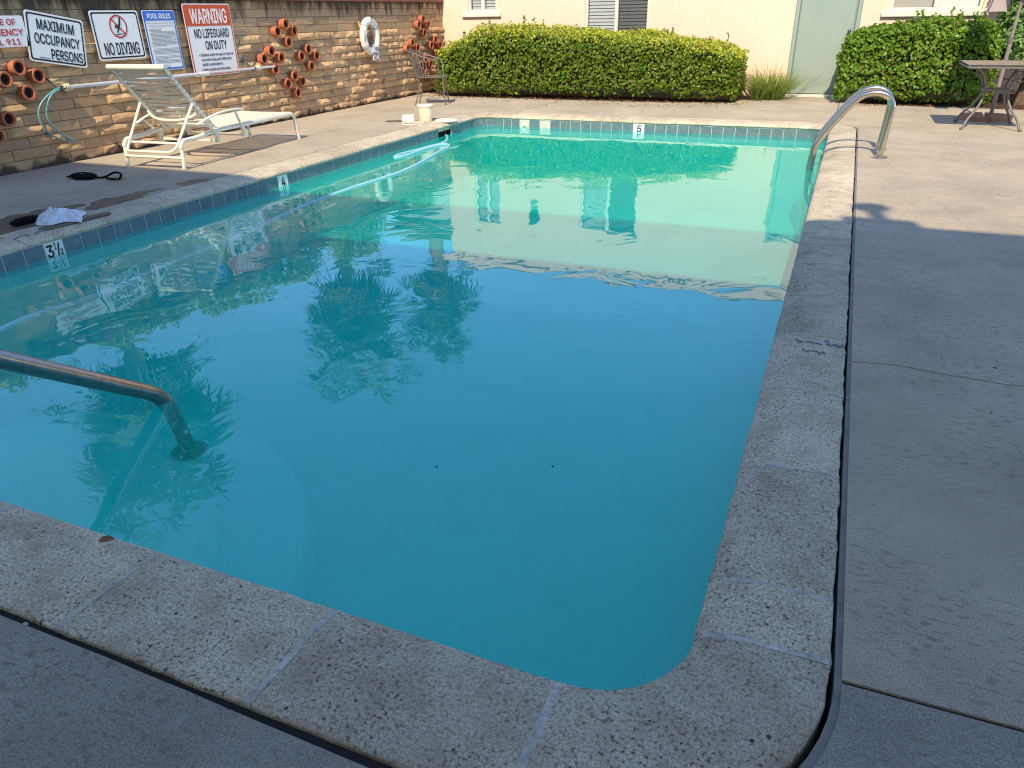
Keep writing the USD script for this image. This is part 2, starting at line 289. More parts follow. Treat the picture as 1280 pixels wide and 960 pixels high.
TOWEL = mat('white_towel', (.68, .70, .76), (.78, .79, .84), rough=.95, bump=.5, bscale=160)
BLACKC = mat('black_cloth', (.005, .005, .005), (.01, .01, .01), rough=.95, spec=.15)
BUCKET = mat('cream_plastic', (.66, .58, .42), (.72, .65, .50), rough=.45)
WHITEP = mat('white_plastic', (.74, .72, .64), rough=.4)
WET = mat('wet_concrete', (.105, .08, .052), (.14, .108, .072), scale=5, rough=.5, spec=.5, bump=.3, bscale=120)
LEAF = mat('hedge_leaf', (.13, .215, .012), (.53, .54, .05), rough=.42, trans=.3, island=True)
LEAF2 = mat('shrub_leaf', (.15, .27, .02), (.58, .62, .07), rough=.42, trans=.3, island=True)
LEAFT = mat('tip_leaf', (.54, .58, .06), (.82, .80, .15), rough=.42, trans=.35, island=True)
LEAFB = mat('dry_leaf', (.20, .10, .04), (.36, .20, .08), rough=.7, island=True)
CORE = mat('hedge_twigs', (.006, .007, .002), (.022, .020, .008), scale=30, rough=.95, bump=1, bscale=30)
BLADE = mat('grass_blade', (.26, .34, .06), (.72, .70, .20), rough=.5, trans=.3, island=True)
STALK = mat('seed_stalk', (.36, .26, .12), (.5, .38, .2), rough=.8, island=True)
CYP = mat('conifer_leaf', (.20, .34, .10), (.46, .60, .20), rough=.6, trans=.2, island=True)
BARK = mat('bark', (.10, .065, .045), (.19, .13, .09), scale=12, rough=.95, bump=1, bscale=18)
PALMT = mat('palm_trunk', (.21, .16, .115), (.36, .29, .215), scale=9, rough=.95, bump=1, bscale=14)
PALML = mat('palm_frond', (.12, .18, .06), (.30, .38, .14), rough=.5, trans=.2, island=True)
PALMD = mat('dead_frond', (.22, .15, .08), (.34, .25, .14), rough=.8, island=True)
IVY = mat('vine_leaf', (.28, .38, .05), (.60, .62, .12), rough=.5, trans=.3, island=True)
CANVAS = mat('mauve_canvas', (.34, .28, .28), (.40, .34, .33), rough=.9)
POLEB = mat('umbrella_pole', (.20, .165, .145), (.28, .235, .205), scale=10, rough=.6)
PAINTB = mat('faded_blue_paint', (.11, .135, .20), (.26, .27, .30), scale=110, rough=.8)
BWALL = mat('rear_building_wall', (.58, .48, .35), (.64, .54, .40), rough=.9)

# ------------------------------------------------------------------ the setting: ground, deck, pool
W, L, WZ = 4.907, 9.433, -0.165
CW = .305; NW = .345; RAD = .25; WT = .022
def pool_outline(off, r=RAD):
    return sbox(-W - off + (r), -off + r, off - r, L + off - r).buffer(r, quad_segs=12) if off >= 0 else sbox(-W - off, -off, off, L + off)
g = sbox(-60, -40, 60, 80).difference(pool_outline(.08))
obj('ground', extrude(g, -.30, -.12), GROUND, kind='structure')

# coping outer outline (near side a little wider)
def coping_outer(extra=0):
    c = Polygon([(-W - CW - extra, -NW - extra), (CW + extra, -NW - extra), (CW + extra, L + CW + extra), (-W - CW - extra, L + CW + extra)])
    r = RAD + CW
    return c.buffer(-r).buffer(r, quad_segs=16)
def wiggle(a, b, amp, n=40, seed=0):
    a, b = np.array(a, float), np.array(b, float); t = np.linspace(0, 1, n); d = (b - a) / np.linalg.norm(b - a); nrm = np.array([-d[1], d[0]])
    w = (fbm(np.stack([t * 9 + seed, t*0 + seed, t*0], 1), 4, seed) - .5) * 2 * amp
    return [tuple(a + (b - a) * ti + nrm * wi) for ti, wi in zip(t, w)]
deck = thing('pool_deck', None, None, kind='structure')
gap = coping_outer(.006)
cutters = [LineString(wiggle((.3, .205), (9, .42), .006, seed=1)).buffer(.005), LineString(wiggle((.3, 1.97), (9, 3.0), .17, 260, seed=2)).buffer(.005),
           LineString(wiggle((.3, 4.52), (9, 4.50), .012, seed=3)).buffer(.006), LineString(wiggle((.3, 7.36), (9, 7.40), .008, seed=4)).buffer(.008), LineString(wiggle((.3, 9.7), (9, 9.9), .03, seed=11)).buffer(.002),
           LineString(wiggle((.02, L + CW), (.05, 13.2), .02, seed=5)).buffer(.006), LineString(wiggle((-4.45, L + CW), (-4.35, 11.6), .03, seed=6)).buffer(.006),
           LineString(wiggle((-6.02, -3), (-6.06, 9.6), .012, 60, seed=7)).buffer(.004), LineString(wiggle((-7.3, 9.62), (-W - CW, 9.7), .02, seed=8)).buffer(.002), LineString(wiggle((-7.3, 2.95), (-W-CW, 2.75), .03, seed=12)).buffer(.0015)]
cut = unary_union(cutters)
front = LineString([(-9, 11.55), (-7.45, 11.75), (-5.5, 11.62), (-1.75, 11.62), (-1.5, 11.9), (-1.42, 12.5), (-.9, 13.2)])
beds = unary_union([Polygon([(-7.4, 12.25), (-6.6, 11.75), (-5.5, 11.62), (-3, 11.60), (-1.6, 11.78), (-1.45, 12.3), (-.92, 12.62), (-.9, 13.3), (-7.4, 13.3)]),
                    Polygon([(.20, 12.55), (.35, 12.12), (1.2, 11.93), (2.2, 11.85), (9, 11.6), (9, 16), (.16, 16), (.16, 13)])])
full = sbox(-7.36, -2.4, 9, 13.06).difference(gap).difference(cut).difference(beds)
near_gap = Polygon(wiggle((-9, -NW + .01), (-.28, -NW + .01), .001, 20, 30) + wiggle((-.28, -NW - .024), (-9, -NW - .024), .012, 400, 31))
full = full.difference(near_gap)
mast = full.intersection(coping_outer(.024)).intersection(sbox(.18, -.5, .5, L))
full = full.difference(coping_outer(.024).intersection(sbox(.18, -.5, .5, L)))
parts = sorted(getattr(full, 'geoms', [full]), key=lambda p: -p.area)
for i, p in enumerate(parts):
    if p.area < .01: continue
    p = p.simplify(.0008); c = p.representative_point()
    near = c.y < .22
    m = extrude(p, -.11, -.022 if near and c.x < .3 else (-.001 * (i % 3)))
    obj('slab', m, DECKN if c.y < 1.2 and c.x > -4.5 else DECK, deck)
obj('joint_mastic', extrude(coping_outer(.0238).difference(coping_outer(.009)).intersection(sbox(.12, -.5, .5, L)), -.10, -.0035), MASTIC, deck)
obj('joint_filler', extrude(cut.intersection(sbox(-7.3, -2.3, 8.9, 13)).difference(coping_outer(.03)).difference(beds), -.10, -.007), DARK, deck)  # near-black strips over lit slab sides; joint shade put into the colour
obj('joint_filler', extrude(Polygon(wiggle((-9, -NW - .001), (-.26, -NW - .001), .003, 120, 21) + wiggle((-.26, -NW - .027), (-9, -NW - .027), .003, 120, 22)), -.10, -.012), DARK, deck)  # near-black strip for old sealant and gap shadow, both put into its colour
obj('planting_soil', extrude(beds, -.11, -.004), SOIL, kind='structure')

# coping stones
cop = thing('pool_coping', None, None, kind='structure')
def coping_path():
    """list of (kind, length or arc) going round clockwise from the near right corner, returns function s -> (point on nose line, outward normal, width)"""
    pass
PROF = [(1.0, -.10), (1.0, -.006), (.985, 0), (.90, .0008), (.81, .001), (.72, .001), (.63, .001), (.54, .001), (.45, .001), (.37, 0), (.32, -.003), (.16, -.012), (.07, -.019), (.025, -.027), (.0, -.038), (.01, -.049), (.06, -.054), (.12, -.055), (.12, -.10)]
def stone(pts, nrms, ws, seed):
    """sweep the coping profile; pts on nose line, nrms outward"""
    V = []
    for p, n_, w in zip(pts, nrms, ws):
        for k, (d, z) in enumerate(PROF):
            e = d * w
            q = np.array([p[0] + n_[0] * e, p[1] + n_[1] * e, z])
            V.append(q)
    V = np.array(V); k = len(PROF)
    jit = (fbm(V * 22, 3, seed) - .5)
    V[:, 2] += jit * .004
    for i in range(len(V)):
        if i % k in (13, 14, 15): V[i, :2] += np.array(nrms[i // k]) * jit[i] * .012
        if i % k in (1, 2): V[i, :2] += np.array(nrms[i // k]) * jit[i] * .018
    F = []
    for i in range(len(pts) - 1):
        for j in range(k):
            l = (j + 1) % k; F += [[i*k+j, (i+1)*k+j, (i+1)*k+l], [i*k+j, (i+1)*k+l, i*k+l]]
    for base, flip in ((0, False), ((len(pts)-1)*k, True)):
        c = trimesh.creation.triangulate_polygon(Polygon(PROF), engine='earcut')[1]
        F += [list(base + (t[::-1] if flip else t)) for t in c]
    m = trimesh.Trimesh(V, np.array(F), process=False); m.fix_normals(); return m
def straight(a, b, nrm, w, seed, grout=True):
    a, b = np.array(a, float), np.array(b, float); d = (b - a) / np.linalg.norm(b - a); g_ = .0045 if nrm[1] < -.5 else .0034
    n = max(3, int(np.linalg.norm(b - a) / .04)); P = [a + d*g_ + (b - a - 2*d*g_) * t for t in np.linspace(0, 1, n)]
    dip = rng.normal(0, .0012)
    s = obj('coping_stone', T(stone(P, [nrm]*n, [w]*n, seed), (0, 0, dip)), COPING, cop, smooth=50)
    if grout: groutline(b - d * (g_ + .003), b + d * (g_ + .003), nrm, w)
def groutline(a, b, nrm, w):
    P = [a + (b - a) * t for t in (0, .5, 1)]; m = stone(P, [nrm]*3, [w*.995]*3, 3)
    v = np.array(m.vertices); v[:, 2] += .0010; v[:, :2] += np.array(nrm) * .001; tg_ = (b - a) / np.linalg.norm(b - a); v[:, :2] += tg_ * ((fbm(np.stack([v[:, 0]*14, v[:, 1]*14, v[:, 2]*0], 1), 4, 8) - .5) * min(.022, np.linalg.norm(b - a) * 1.6))[:, None]
    obj('grout_joint', (v, np.array(m.faces)), GROUT, cop, smooth=50)
ys = [.25, .465, 1.06, 1.65, 2.24, 2.82, 3.39, 3.98, 4.57, 5.16, 5.75, 6.34, 6.93, 7.52, 8.11, 8.70, L - .25]
for i in range(len(ys) - 1): straight((0, ys[i]), (0, ys[i+1]), (1, 0), CW, 10 + i)
xs = [-.25, -.86, -1.455, -2.07, -2.68, -3.28, -3.88, -4.45, -W + .25]
for i in range(len(xs) - 1): straight((xs[i], 0), (xs[i+1], 0), (0, -1), NW, 40 + i)
yl = [.25, .86, 1.48, 2.10, 2.74, 3.31, 3.91, 4.5, 5.1, 5.7, 6.3, 6.9, 7.5, 8.1, 8.7, L - .25]
for i in range(len(yl) - 1): straight((-W, yl[i]), (-W, yl[i+1]), (-1, 0), CW, 60 + i)
xf = [-.25, -.86, -1.46, -2.06, -2.66, -3.26, -3.86, -4.4, -W + .25]
for i in range(len(xf) - 1): straight((xf[i], L), (xf[i+1], L), (0, 1), CW, 90 + i)
for ci, (cx, cy, a0, w0, w1) in enumerate([(-.25, .25, -90, NW, CW), (-.25, L - .25, 0, CW, CW), (-W + .25, L - .25, 90, CW, CW), (-W + .25, .25, 180, CW, NW)]):
    th = np.radians(np.linspace(a0 + .8, a0 + 89.2, 16)); P = [(cx + RAD*math.cos(t), cy + RAD*math.sin(t)) for t in th]; N = [(math.cos(t), math.sin(t)) for t in th]
    ws = np.linspace(w0, w1, 16)
    obj('coping_stone', stone(P, N, ws, 120 + ci), COPING, cop, smooth=50)
    a = np.array([cx, cy]) + RAD * np.array([math.cos(math.radians(a0)), math.sin(math.radians(a0))]); n_ = np.array([math.cos(math.radians(a0)), math.sin(math.radians(a0))]); tg = np.array([-n_[1], n_[0]])
    groutline(a - tg * .009, a + tg * .009, tuple(n_), w0)
    a1 = math.radians(a0 + 90); n2 = np.array([math.cos(a1), math.sin(a1)]); a = np.array([cx, cy]) + RAD * n2; tg = np.array([-n2[1], n2[0]])
    groutline(a - tg * .009, a + tg * .009, tuple(n2), w1)
# faded depth paint on the right coping
pm = []
for pts, w_ in (([(.235, 2.165), (.228, 2.15), (.245, 2.142), (.262, 2.158), (.275, 2.142), (.292, 2.150), (.290, 2.168)], .0055), ([(.095, 2.158), (.118, 2.142), (.128, 2.15)], .003), ([(.14, 2.145), (.16, 2.152), (.172, 2.14)], .0025), ([(.18, 2.15), (.205, 2.138)], .003), ([(.13, 2.055), (.148, 2.04), (.16, 2.05)], .0035), ([(.17, 2.055), (.19, 2.05), (.205, 2.03)], .003), ([(.21, 2.05), (.222, 2.045)], .003), ([(.215, 2.185), (.232, 2.19)], .0025)):
    pm.append(LineString(pts).buffer(w_))
obj('paint_mark', extrude(unary_union(pm), .001, .0045), PAINTB, cop)
pm = [LineString([(-W-.10+dx, 2.10+dy), (-W-.13+dx, 2.16+dy), (-W-.11+dx, 2.2+dy)]).buffer(.008) for dx, dy in ((0, 0), (.01, .14), (-.02, .26), (0, .4))]
obj('paint_mark', extrude(unary_union(pm), .001, .0045), PAINTB, cop)

# pool shell with a hole for the skimmer
shell = thing('pool_shell', None, None, kind='structure')
outer, inner = pool_outline(.14), pool_outline(WT)
ring = m3.Manifold(m3.Mesh(*[np.asarray(a, t) for a, t in zip(extrude(outer.difference(inner), -2.1, -.056), (np.float32, np.uint32))]))
SK = (8.12, 8.50)
ring = ring - m3.Manifold.cube((.3, SK[1] - SK[0], .20)).translate((-W - .3, SK[0], -.262))
obj('pool_wall', ring, PLASTER, shell)
fz = lambda y: -.72 - .012 * y
fl = ([(-W - .1, -.1, fz(-.1)), (.1, -.1, fz(-.1)), (.1, L + .1, fz(L)), (-W - .1, L + .1, fz(L))], [[0, 1, 2], [0, 2, 3]])
obj('pool_floor', fl, PLASTER, shell)
for r_, zt, z0 in ((1.40, -.60, -1.2), (1.03, -.47, -1.2), (.64, -.33, -1.2)):
    pts = [(-2.8 + r_ * math.cos(a), r_ * math.sin(a)) for a in np.linspace(0, math.pi, 60)]
    prof = Polygon(pts)
    lo, hi = prof, prof.buffer(-.025)
    st = cat_([extrude(prof, z0, zt - .018), extrude(prof.buffer(-.008), zt - .0178, zt - .006), extrude(prof.buffer(-.02), zt - .0058, zt)])
    obj('step', st, STEPP, shell)
# tile band: backing grout and one tile each on the visible sides
band = pool_outline(WT).difference(pool_outline(WT - .004))
obj('tile_grout', extrude(band.difference(sbox(-W - .2, SK[0], -W + .3, SK[1])), -.208, -.0562), TGROUT, shell)
TW = .1524
def tile_left(y0, y1, m=TILE, name='tile'):
    return obj(name, rbox((-W - WT + .002, y0 + .0035, -.203), (-W - WT + .0065, y1 - .0035, -.064), .0015), m, shell)
def tile_far(x0, x1, m=TILE, name='tile'):
    return obj(name, rbox((x0 + .0035, L + WT - .0065, -.203), (x1 - .0035, L + WT - .002, -.064), .0015), m, shell)
PL = {'3': (2.225, 2.375), '4': (4.76, 4.91)}
y = .26
ylist = []
for a in [(.24, 2.225), (2.375, 4.76), (4.91, SK[0]), (SK[1], L - .24)]:
    n = round((a[1] - a[0]) / TW)
    for i in range(n): tile_left(a[0] + (a[1]-a[0])*i/n, a[0] + (a[1]-a[0])*(i+1)/n)
for a in [(-W + .24, -4.27), (-4.12, -3.95), (-3.79, -2.55), (-2.395, -.24)]:
    n = max(1, round((a[1] - a[0]) / TW))
    for i in range(n): tile_far(a[0] + (a[1]-a[0])*i/n, a[0] + (a[1]-a[0])*(i+1)/n)
for (cx, cy, a0) in ((-.25, .25, -90), (-.25, L - .25, 0), (-W + .25, L - .25, 90), (-W + .25, .25, 180)):
    for i in range(3):
        th = np.radians(np.linspace(a0 + 30*i + .8, a0 + 30*i + 29.2, 6)); ro, ri = RAD + WT - .002, RAD + WT - .0065
        obj('tile', extrude(Polygon([(cx + ro*math.cos(t), cy + ro*math.sin(t)) for t in th] + [(cx + ri*math.cos(t), cy + ri*math.sin(t)) for t in th[::-1]]), -.203, -.064), TILE, shell)
tile_far(-4.27, -4.12, TGROUT, 'return_tile'); tile_far(-3.95, -3.79, TGROUT, 'blank_tile')
for k, (txt, wd) in {'3': ('3', .055), '4': ('4', .07)}.items():
    a = PL[k]; t = tile_left(*a, TILEW, 'depth_plaque')
    def letter(s, h, u, v, wx):
        m = text_mesh(s, h, .002, bold=True); b = np.array(m.bounds); vv = np.array(m.vertices); vv[:, 0] = (vv[:, 0] - b[0][0]) / (b[1][0] - b[0][0]) * wx
        return (np.stack([-W - WT + .0067 + vv[:, 2], u + vv[:, 0], v + vv[:, 1]], 1), np.array(m.faces))
    if k == '3': ms = [letter('3', .085, a[0] + .012, -.168, .052), letter('1', .05, a[0] + .076, -.122, .014), (letter('/', .075, a[0] + .088, -.16, .03)), letter('2', .035, a[0] + .112, -.163, .024)]
    else: ms = [letter('4', .085, a[0] + .045, -.168, .06)]
    obj('numeral', ms, BLACK, t)
t = tile_far(-2.55, -2.395, TILEW, 'depth_plaque')
m = text_mesh('5', .085, .002, bold=True); vv = np.array(m.vertices)
obj('numeral', (np.stack([-2.505 + vv[:, 0], L + WT - .0067 - vv[:, 2], -.17 + vv[:, 1]], 1), np.array(m.faces)[:, ::-1]), BLACK, t)
# return fitting
obj('return_fitting', T(trimesh.creation.cylinder(.022, .02).apply_transform(trimesh.transformations.rotation_matrix(math.pi/2, [1, 0, 0])), (-4.195, L + WT - .015, -.13)), WHITEP, shell)
# skimmer mouth
sk = thing('skimmer', 'dark rectangular skimmer mouth set in the left pool wall', 'skimmer', (-W - WT, 8.31, -.2))
obj('throat', [box((-W-.30, SK[0], -.264), (-W-.29, SK[1], -.062)), box((-W-.29, SK[0], -.266), (-W-.01, SK[1], -.263)), box((-W-.29, SK[0]-.004, -.264), (-W-.03, SK[0]+.001, -.062)), box((-W-.29, SK[1]-.001, -.264), (-W-.03, SK[1]+.004, -.062))], DARK, sk)
obj('weir_flap', rbox((-W-.10, SK[0]+.03, -.25), (-W-.09, SK[1]-.03, -.14)), WHITEP, sk)

# water
WATER = custom('pool_water', {
    'g': ('geometry', {}), 'mp': ('mapping', {'mapping_type': 'point', 'scale': (1.0, 1.0, 1.0), 'rotation': (0, 0, .35)}),
    'n1': ('noise_texture', {'scale': 1.9, 'detail': 3, 'roughness': .42, 'distortion': .7}), 'b': ('bump', {'strength': 1.0, 'distance': .005}),
    'f': ('fresnel', {'IOR': 1.92}), 'df': ('diffuse_bsdf', {'color': (.001, .78, .63)}), 'ml': ('mix_closure', {'fac': .31}), 'fm': ('mix', {'color2': (.04, .04, .04)}), 't': ('transparent_bsdf', {'color': (1, 1, 1)}), 'gl': ('glossy_bsdf', {'color': (.80, .97, 1), 'roughness': 0.0}), 'm': ('mix_closure', {}),
    'v': ('volume_coefficients', {'scatter_coeffs': (0, 0, 0), 'absorption_coeffs': (2.0, .10, .10), 'anisotropy': 0.0})},
    [('g.position', 'mp.vector'), ('mp.vector', 'n1.vector'), ('n1.fac', 'b.height'), ('b.normal', 'gl.normal'), ('f.fac', 'fm.color1'), ('g.backfacing', 'fm.fac'), ('fm.color', 'm.fac'), ('t.BSDF', 'ml.closure1'), ('df.BSDF', 'ml.closure2'), ('ml.closure', 'm.closure1'), ('gl.BSDF', 'm.closure2')], 'm.closure', 'v.volume')
x0, x1, y0, y1 = -W - WT - .006, WT + .006, -WT - .006, L + WT + .006
nx, ny = 99, 190
X, Y = np.meshgrid(np.linspace(x0, x1, nx), np.linspace(y0, y1, ny), indexing='ij')
Z = WZ + (fbm(np.stack([X * .8, Y * 1.1, X*0], -1), 2, 3) - .5) * .0025
top = np.stack([X, Y, Z], -1).reshape(-1, 3); idx = np.arange(nx * ny).reshape(nx, ny)
q = lambda a, b, c, d: np.concatenate([np.stack([a, b, c], -1).reshape(-1, 3), np.stack([a, c, d], -1).reshape(-1, 3)])
F = [q(idx[:-1, :-1], idx[1:, :-1], idx[1:, 1:], idx[:-1, 1:])]
bord = np.concatenate([idx[:-1, 0], idx[-1, :-1], idx[1:, -1][::-1], idx[0, 1:][::-1]]); nb = len(bord)
bot = top[bord].copy(); bot[:, 2] = -2.0; o = nx * ny; bi = o + np.arange(nb)
F.append(q(bord, bi, np.roll(bi, -1), np.roll(bord, -1)))
V = np.vstack([top, bot, [[(x0+x1)/2, (y0+y1)/2, -2.0]]]); c = len(V) - 1
F.append(np.stack([np.roll(bi, -1), bi, np.full(nb, c)], 1))
wm = trimesh.Trimesh(V, np.vstack(F), process=False)
if wm.volume < 0: wm.invert()
obj('pool_water', wm, WATER, smooth=40, kind='structure')

# ------------------------------------------------------------------ block wall on the left
WX = -7.37
wall = thing('block_wall', 'tan rough faced concrete block wall with red cap along the left of the pool', 'wall', (WX - .1, 7.5, 0))
WY0, WY1 = 1.6, 13.055; CH = .1035; NC = 15; BL = .407
obj('wall_core', box((WX - .17, WY0, -.1), (WX - .022, WY1, NC * CH)), MORTAR, wall)
capm = []
cy = WY0
while cy < WY1 - .05:
    ce = min(cy + .30, WY1); capm.append((cy, ce)); cy = ce
for a, b in capm: obj('cap_tile', rbox((WX - .20, a + .003, NC*CH + .001), (WX + .045 + rng.normal(0, .003), b - .003, NC*CH + .055), .008), CAP, wall)
def block(y0, y1, z0, z1, split, seed):
    nu, nv = (11, 5) if split else (3, 2)
    r = np.random.default_rng(seed)
    u = np.linspace(0, 1, nu); v = np.linspace(0, 1, nv); UU, VV = np.meshgrid(u, v, indexing='ij')
    if split:
        pr = r.uniform(.010, .034)
        d = pr + (fbm(np.stack([UU*3.2 + seed, VV*1.6, VV*0], -1), 3, seed) - .45) * .07
        e = np.minimum(np.minimum(UU, 1-UU) * 7, np.minimum(VV, 1-VV) * 2.6); d = d * np.clip(e, .0, 1) + r.uniform(-.008, .002)
    else: d = np.zeros_like(UU) + r.uniform(-.010, -.001)
    P = np.stack([WX + d, y0 + (y1-y0)*UU, z0 + (z1-z0)*VV], -1).reshape(-1, 3); k = np.arange(nu*nv).reshape(nu, nv)
    f = [q(k[:-1, :-1], k[1:, :-1], k[1:, 1:], k[:-1, 1:])]
    b_ = np.concatenate([k[:-1, 0], k[-1, :-1], k[1:, -1][::-1], k[0, 1:][::-1]]); n = len(b_); bk = P[b_].copy(); bk[:, 0] = WX - .04; bi_ = nu*nv + np.arange(n)
    f.append(q(b_, bi_, np.roll(bi_, -1), np.roll(b_, -1)))
    return (np.vstack([P, bk]), np.vstack(f))
allb = []
for c in range(NC):
    y = WY0 - (BL/2 if c % 2 else 0)
    while y < WY1 - .02:
        a, b = max(y, WY0), min(y + BL, WY1)
        if b - a > .05: allb.append((a, b, c))
        y += BL
vis = sorted([x for x in allb if x[0] > 3.6], key=lambda x: x[0])
individual = set(vis[:296]); rest = []
for s, (a, b, c) in enumerate(allb):
    split = (c < 11 and rng.random() < .80) or (c == 0 and rng.random() < .5)
    if 3.4 < a < 5.0 and c < 9 and rng.random() < .55: split = False
    m = block(a + .003, b - .003, c*CH + .003, (c+1)*CH - .003, split, s)
    if (a, b, c) in individual: obj('block', m, BLOCK if split else BLOCKS, wall, smooth=False)
    else: rest.append(m)
obj('far_blocks', rest, BLOCK, wall, kind='stuff')

# ------------------------------------------------------------------ building at the far end
BY = 13.06
bld = thing('apartment_building', 'single storey cream stucco building with teal door across the far end of the pool', 'building', (-2.7, BY + 3, 0))
holes = [(-6.82, -6.21, 1.375, 2.36), (-4.47, -3.29, .80, 2.34), (.53, 1.80, 1.275, 2.36), (-.865, .135, .035, 2.19)]
front_p = sbox(-7.42, -.12, 1.86, 3.24)
for a in holes: front_p = front_p.difference(sbox(a[0], a[2], a[1], a[3]))
def upright(poly, ya, yb):
    v, f = extrude(poly, 0, yb - ya); return (np.stack([v[:, 0], yb - v[:, 2], v[:, 1]], 1), f)
obj('wall', upright(front_p, BY, BY + .18), STUCCO, bld)
obj('wall', box((-7.28, BY + .181, -.12), (-7.10, BY + 7, 3.24)), STUCCO, bld); obj('wall', box((1.68, BY + .181, -.12), (1.86, BY + 7, 3.24)), STUCCO, bld); obj('wall', box((-7.099, BY + 6.8, -.12), (1.679, BY + 7, 3.24)), STUCCO, bld)
obj('inner_wall', box((-7.09, BY + 1.6, -.1), (1.67, BY + 1.65, 3.04)), BLIND_D, bld)
obj('wing_wall', box((1.862, BY + 1.2, -.12), (9, BY + 1.4, 3.24)), STUCCO, bld)
# roof with overhanging eave
EY = BY - .006
def slab_between(p, thick): # p 4 corners
    p = np.array(p, float); v = np.vstack([p, p - [0, 0, thick]]); f = [[0, 1, 2], [0, 2, 3], [4, 6, 5], [4, 7, 6]]
    for i in range(4):
        j = (i+1) % 4; f += [[i, 4+i, 4+j], [i, 4+j, j]]
    m = trimesh.Trimesh(v, f, process=False); m.fix_normals(); return m
rf = obj('roof', slab_between([(-7.7, EY, 3.30), (9, EY, 3.30), (9, BY + 4, 3.75), (-7.7, BY + 4, 3.75)], .06), ROOF, bld)
obj('roof', slab_between([(-7.7, BY + 4.001, 3.75), (9, BY + 4.001, 3.75), (9, BY + 8, 3.30), (-7.7, BY + 8, 3.30)], .06), ROOF, bld)
obj('soffit', box((-7.68, BY - .005, 3.242), (8.98, BY + .17, 3.25)), SOFFIT, bld)
obj('fascia', box((-7.7, EY - .022, 3.16), (9, EY - .002, 3.32)), STUCCO, bld)
shm = []
for i in range(56):
    xx = -7.7 + i * .3; hh = rng.uniform(.01, .035)
    shm.append(box((xx + .005, EY - .03, 3.322), (xx + .295, EY + .35, 3.335 + hh)))
obj('eave_shingles', shm, ROOF, bld, kind='stuff')
def window(x0, x1, z0, z1, panes, sill=True, split=.5):
    w = obj('window', [rbox((x0, BY + .03, z0), (x0 + .045, BY + .10, z1), .005), rbox((x1 - .045, BY + .03, z0), (x1, BY + .10, z1), .005), rbox((x0 + .045, BY + .03, z1 - .045), (x1 - .045, BY + .10, z1), .005), rbox((x0 + .045, BY + .03, z0), (x1 - .045, BY + .10, z0 + .045), .005)], TRIM, bld)
    xm = x0 + (x1 - x0) * split
    obj('mullion', rbox((xm - .03, BY + .025, z0 + .045), (xm + .03, BY + .095, z1 - .045), .005), TRIM, w)
    for (a, b), (bm, slats, lean) in zip(((x0 + .045, xm - .03), (xm + .03, x1 - .045)), panes):
        obj('pane', (np.array([(a, BY + .077, z0 + .045), (b, BY + .077, z0 + .045), (b, BY + .077, z1 - .045), (a, BY + .077, z1 - .045)]), np.array([[0, 1, 2], [0, 2, 3]])), GLASS, w)
        if slats:
            obj('blind_back', box((a, BY + .150, z0 + .04), (b, BY + .154, z1 - .04)), bm, w); z = z0 + .05
            while z < z1 - .06:
                v, f = box((a, BY + .12, z), (b, BY + .1225, z + slats * 1.10)); v[:, 1] += (v[:, 2] - z) * lean
                obj('blind_slat', (v, f), bm, w); z += slats
        else: obj('curtain', box((a, BY + .12, z0 + .04), (b, BY + .124, z1 - .04)), bm, w)
    if sill: obj('sill', rbox((x0 - .11, BY - .055, z0 - .085), (x1 + .09, BY + .028, z0 - .002), .008), TRIM, w)
window(*holes[0], [(BLIND, .05, .3), (BLIND, .05, .3)])
window(*holes[1], [(BLIND, .055, .3), (BLIND_D, .055, .3)], split=.49)
window(*holes[2], [(BLIND_B, 0, 0), (BLIND_W, 0, 0)], split=.5)
d = obj('door', rbox((-.80, BY + .035, .045), (.07, BY + .08, 2.125), .004), TEAL, bld)
for xa in (-.862, .072): obj('door_jamb', rbox((xa, BY + .005, .04), (xa + .06, BY + .12, 2.187), .006), TEAL, d)
obj('door_jamb', rbox((-.80, BY + .005, 2.127), (.07, BY + .12, 2.187), .006), TEAL, d)
for xa in (-.792, .048):
    obj('door_molding', [rbox((xa, BY + .02, .06 + k*.052), (xa + .016, BY + .036, .10 + k*.052), .003) for k in range(39)], TEAL, d)
obj('threshold', rbox((-.95, BY - .10, -.06), (.20, BY + .03, .036), .008), TRIM, d)
obj('handle', lathe([(0, 0), (.03, 0), (.03, .01), (.012, .02), (.012, .045), (.028, .055), (.028, .075), (0, .085)], 14) if False else T(trimesh.creation.icosphere(2, .03), (-.0, BY - .02, 1.0)), STEELD, d, smooth=True)
lamp = thing('wall_lantern', 'small dark lantern fixed on the cream wall between the two left windows', 'lamp', (-5.44, BY, 2.05))
obj('back_plate', rbox((-5.50, BY - .025, 1.98), (-5.38, BY - .002, 2.18)), BLACK, lamp)
obj('shade', lathe([(.03, 2.02), (.075, 2.02), (.09, 2.24), (.11, 2.24), (.02, 2.30), (0, 2.31)], 12, (-5.44, BY - .14, 0)), BLACK, lamp)
obj('bracket', tube([(-5.44, BY - .02, 2.1), (-5.44, BY - .08, 2.0), (-5.44, BY - .14, 2.02)], .012), BLACK, lamp)
# neighbouring garage seen only mirrored in the pool
nb_ = thing('neighbour_garage', 'grey flat roofed garage beyond the left block wall', 'building', (-9.6, 17, 0))
obj('wall', box((-10.6, 16, -.12), (-8.4, 19, 3.4)), BLIND, nb_); obj('roof', rbox((-10.9, 15.7, 3.401), (-8.1, 19.3, 3.6)), ROOF, nb_)

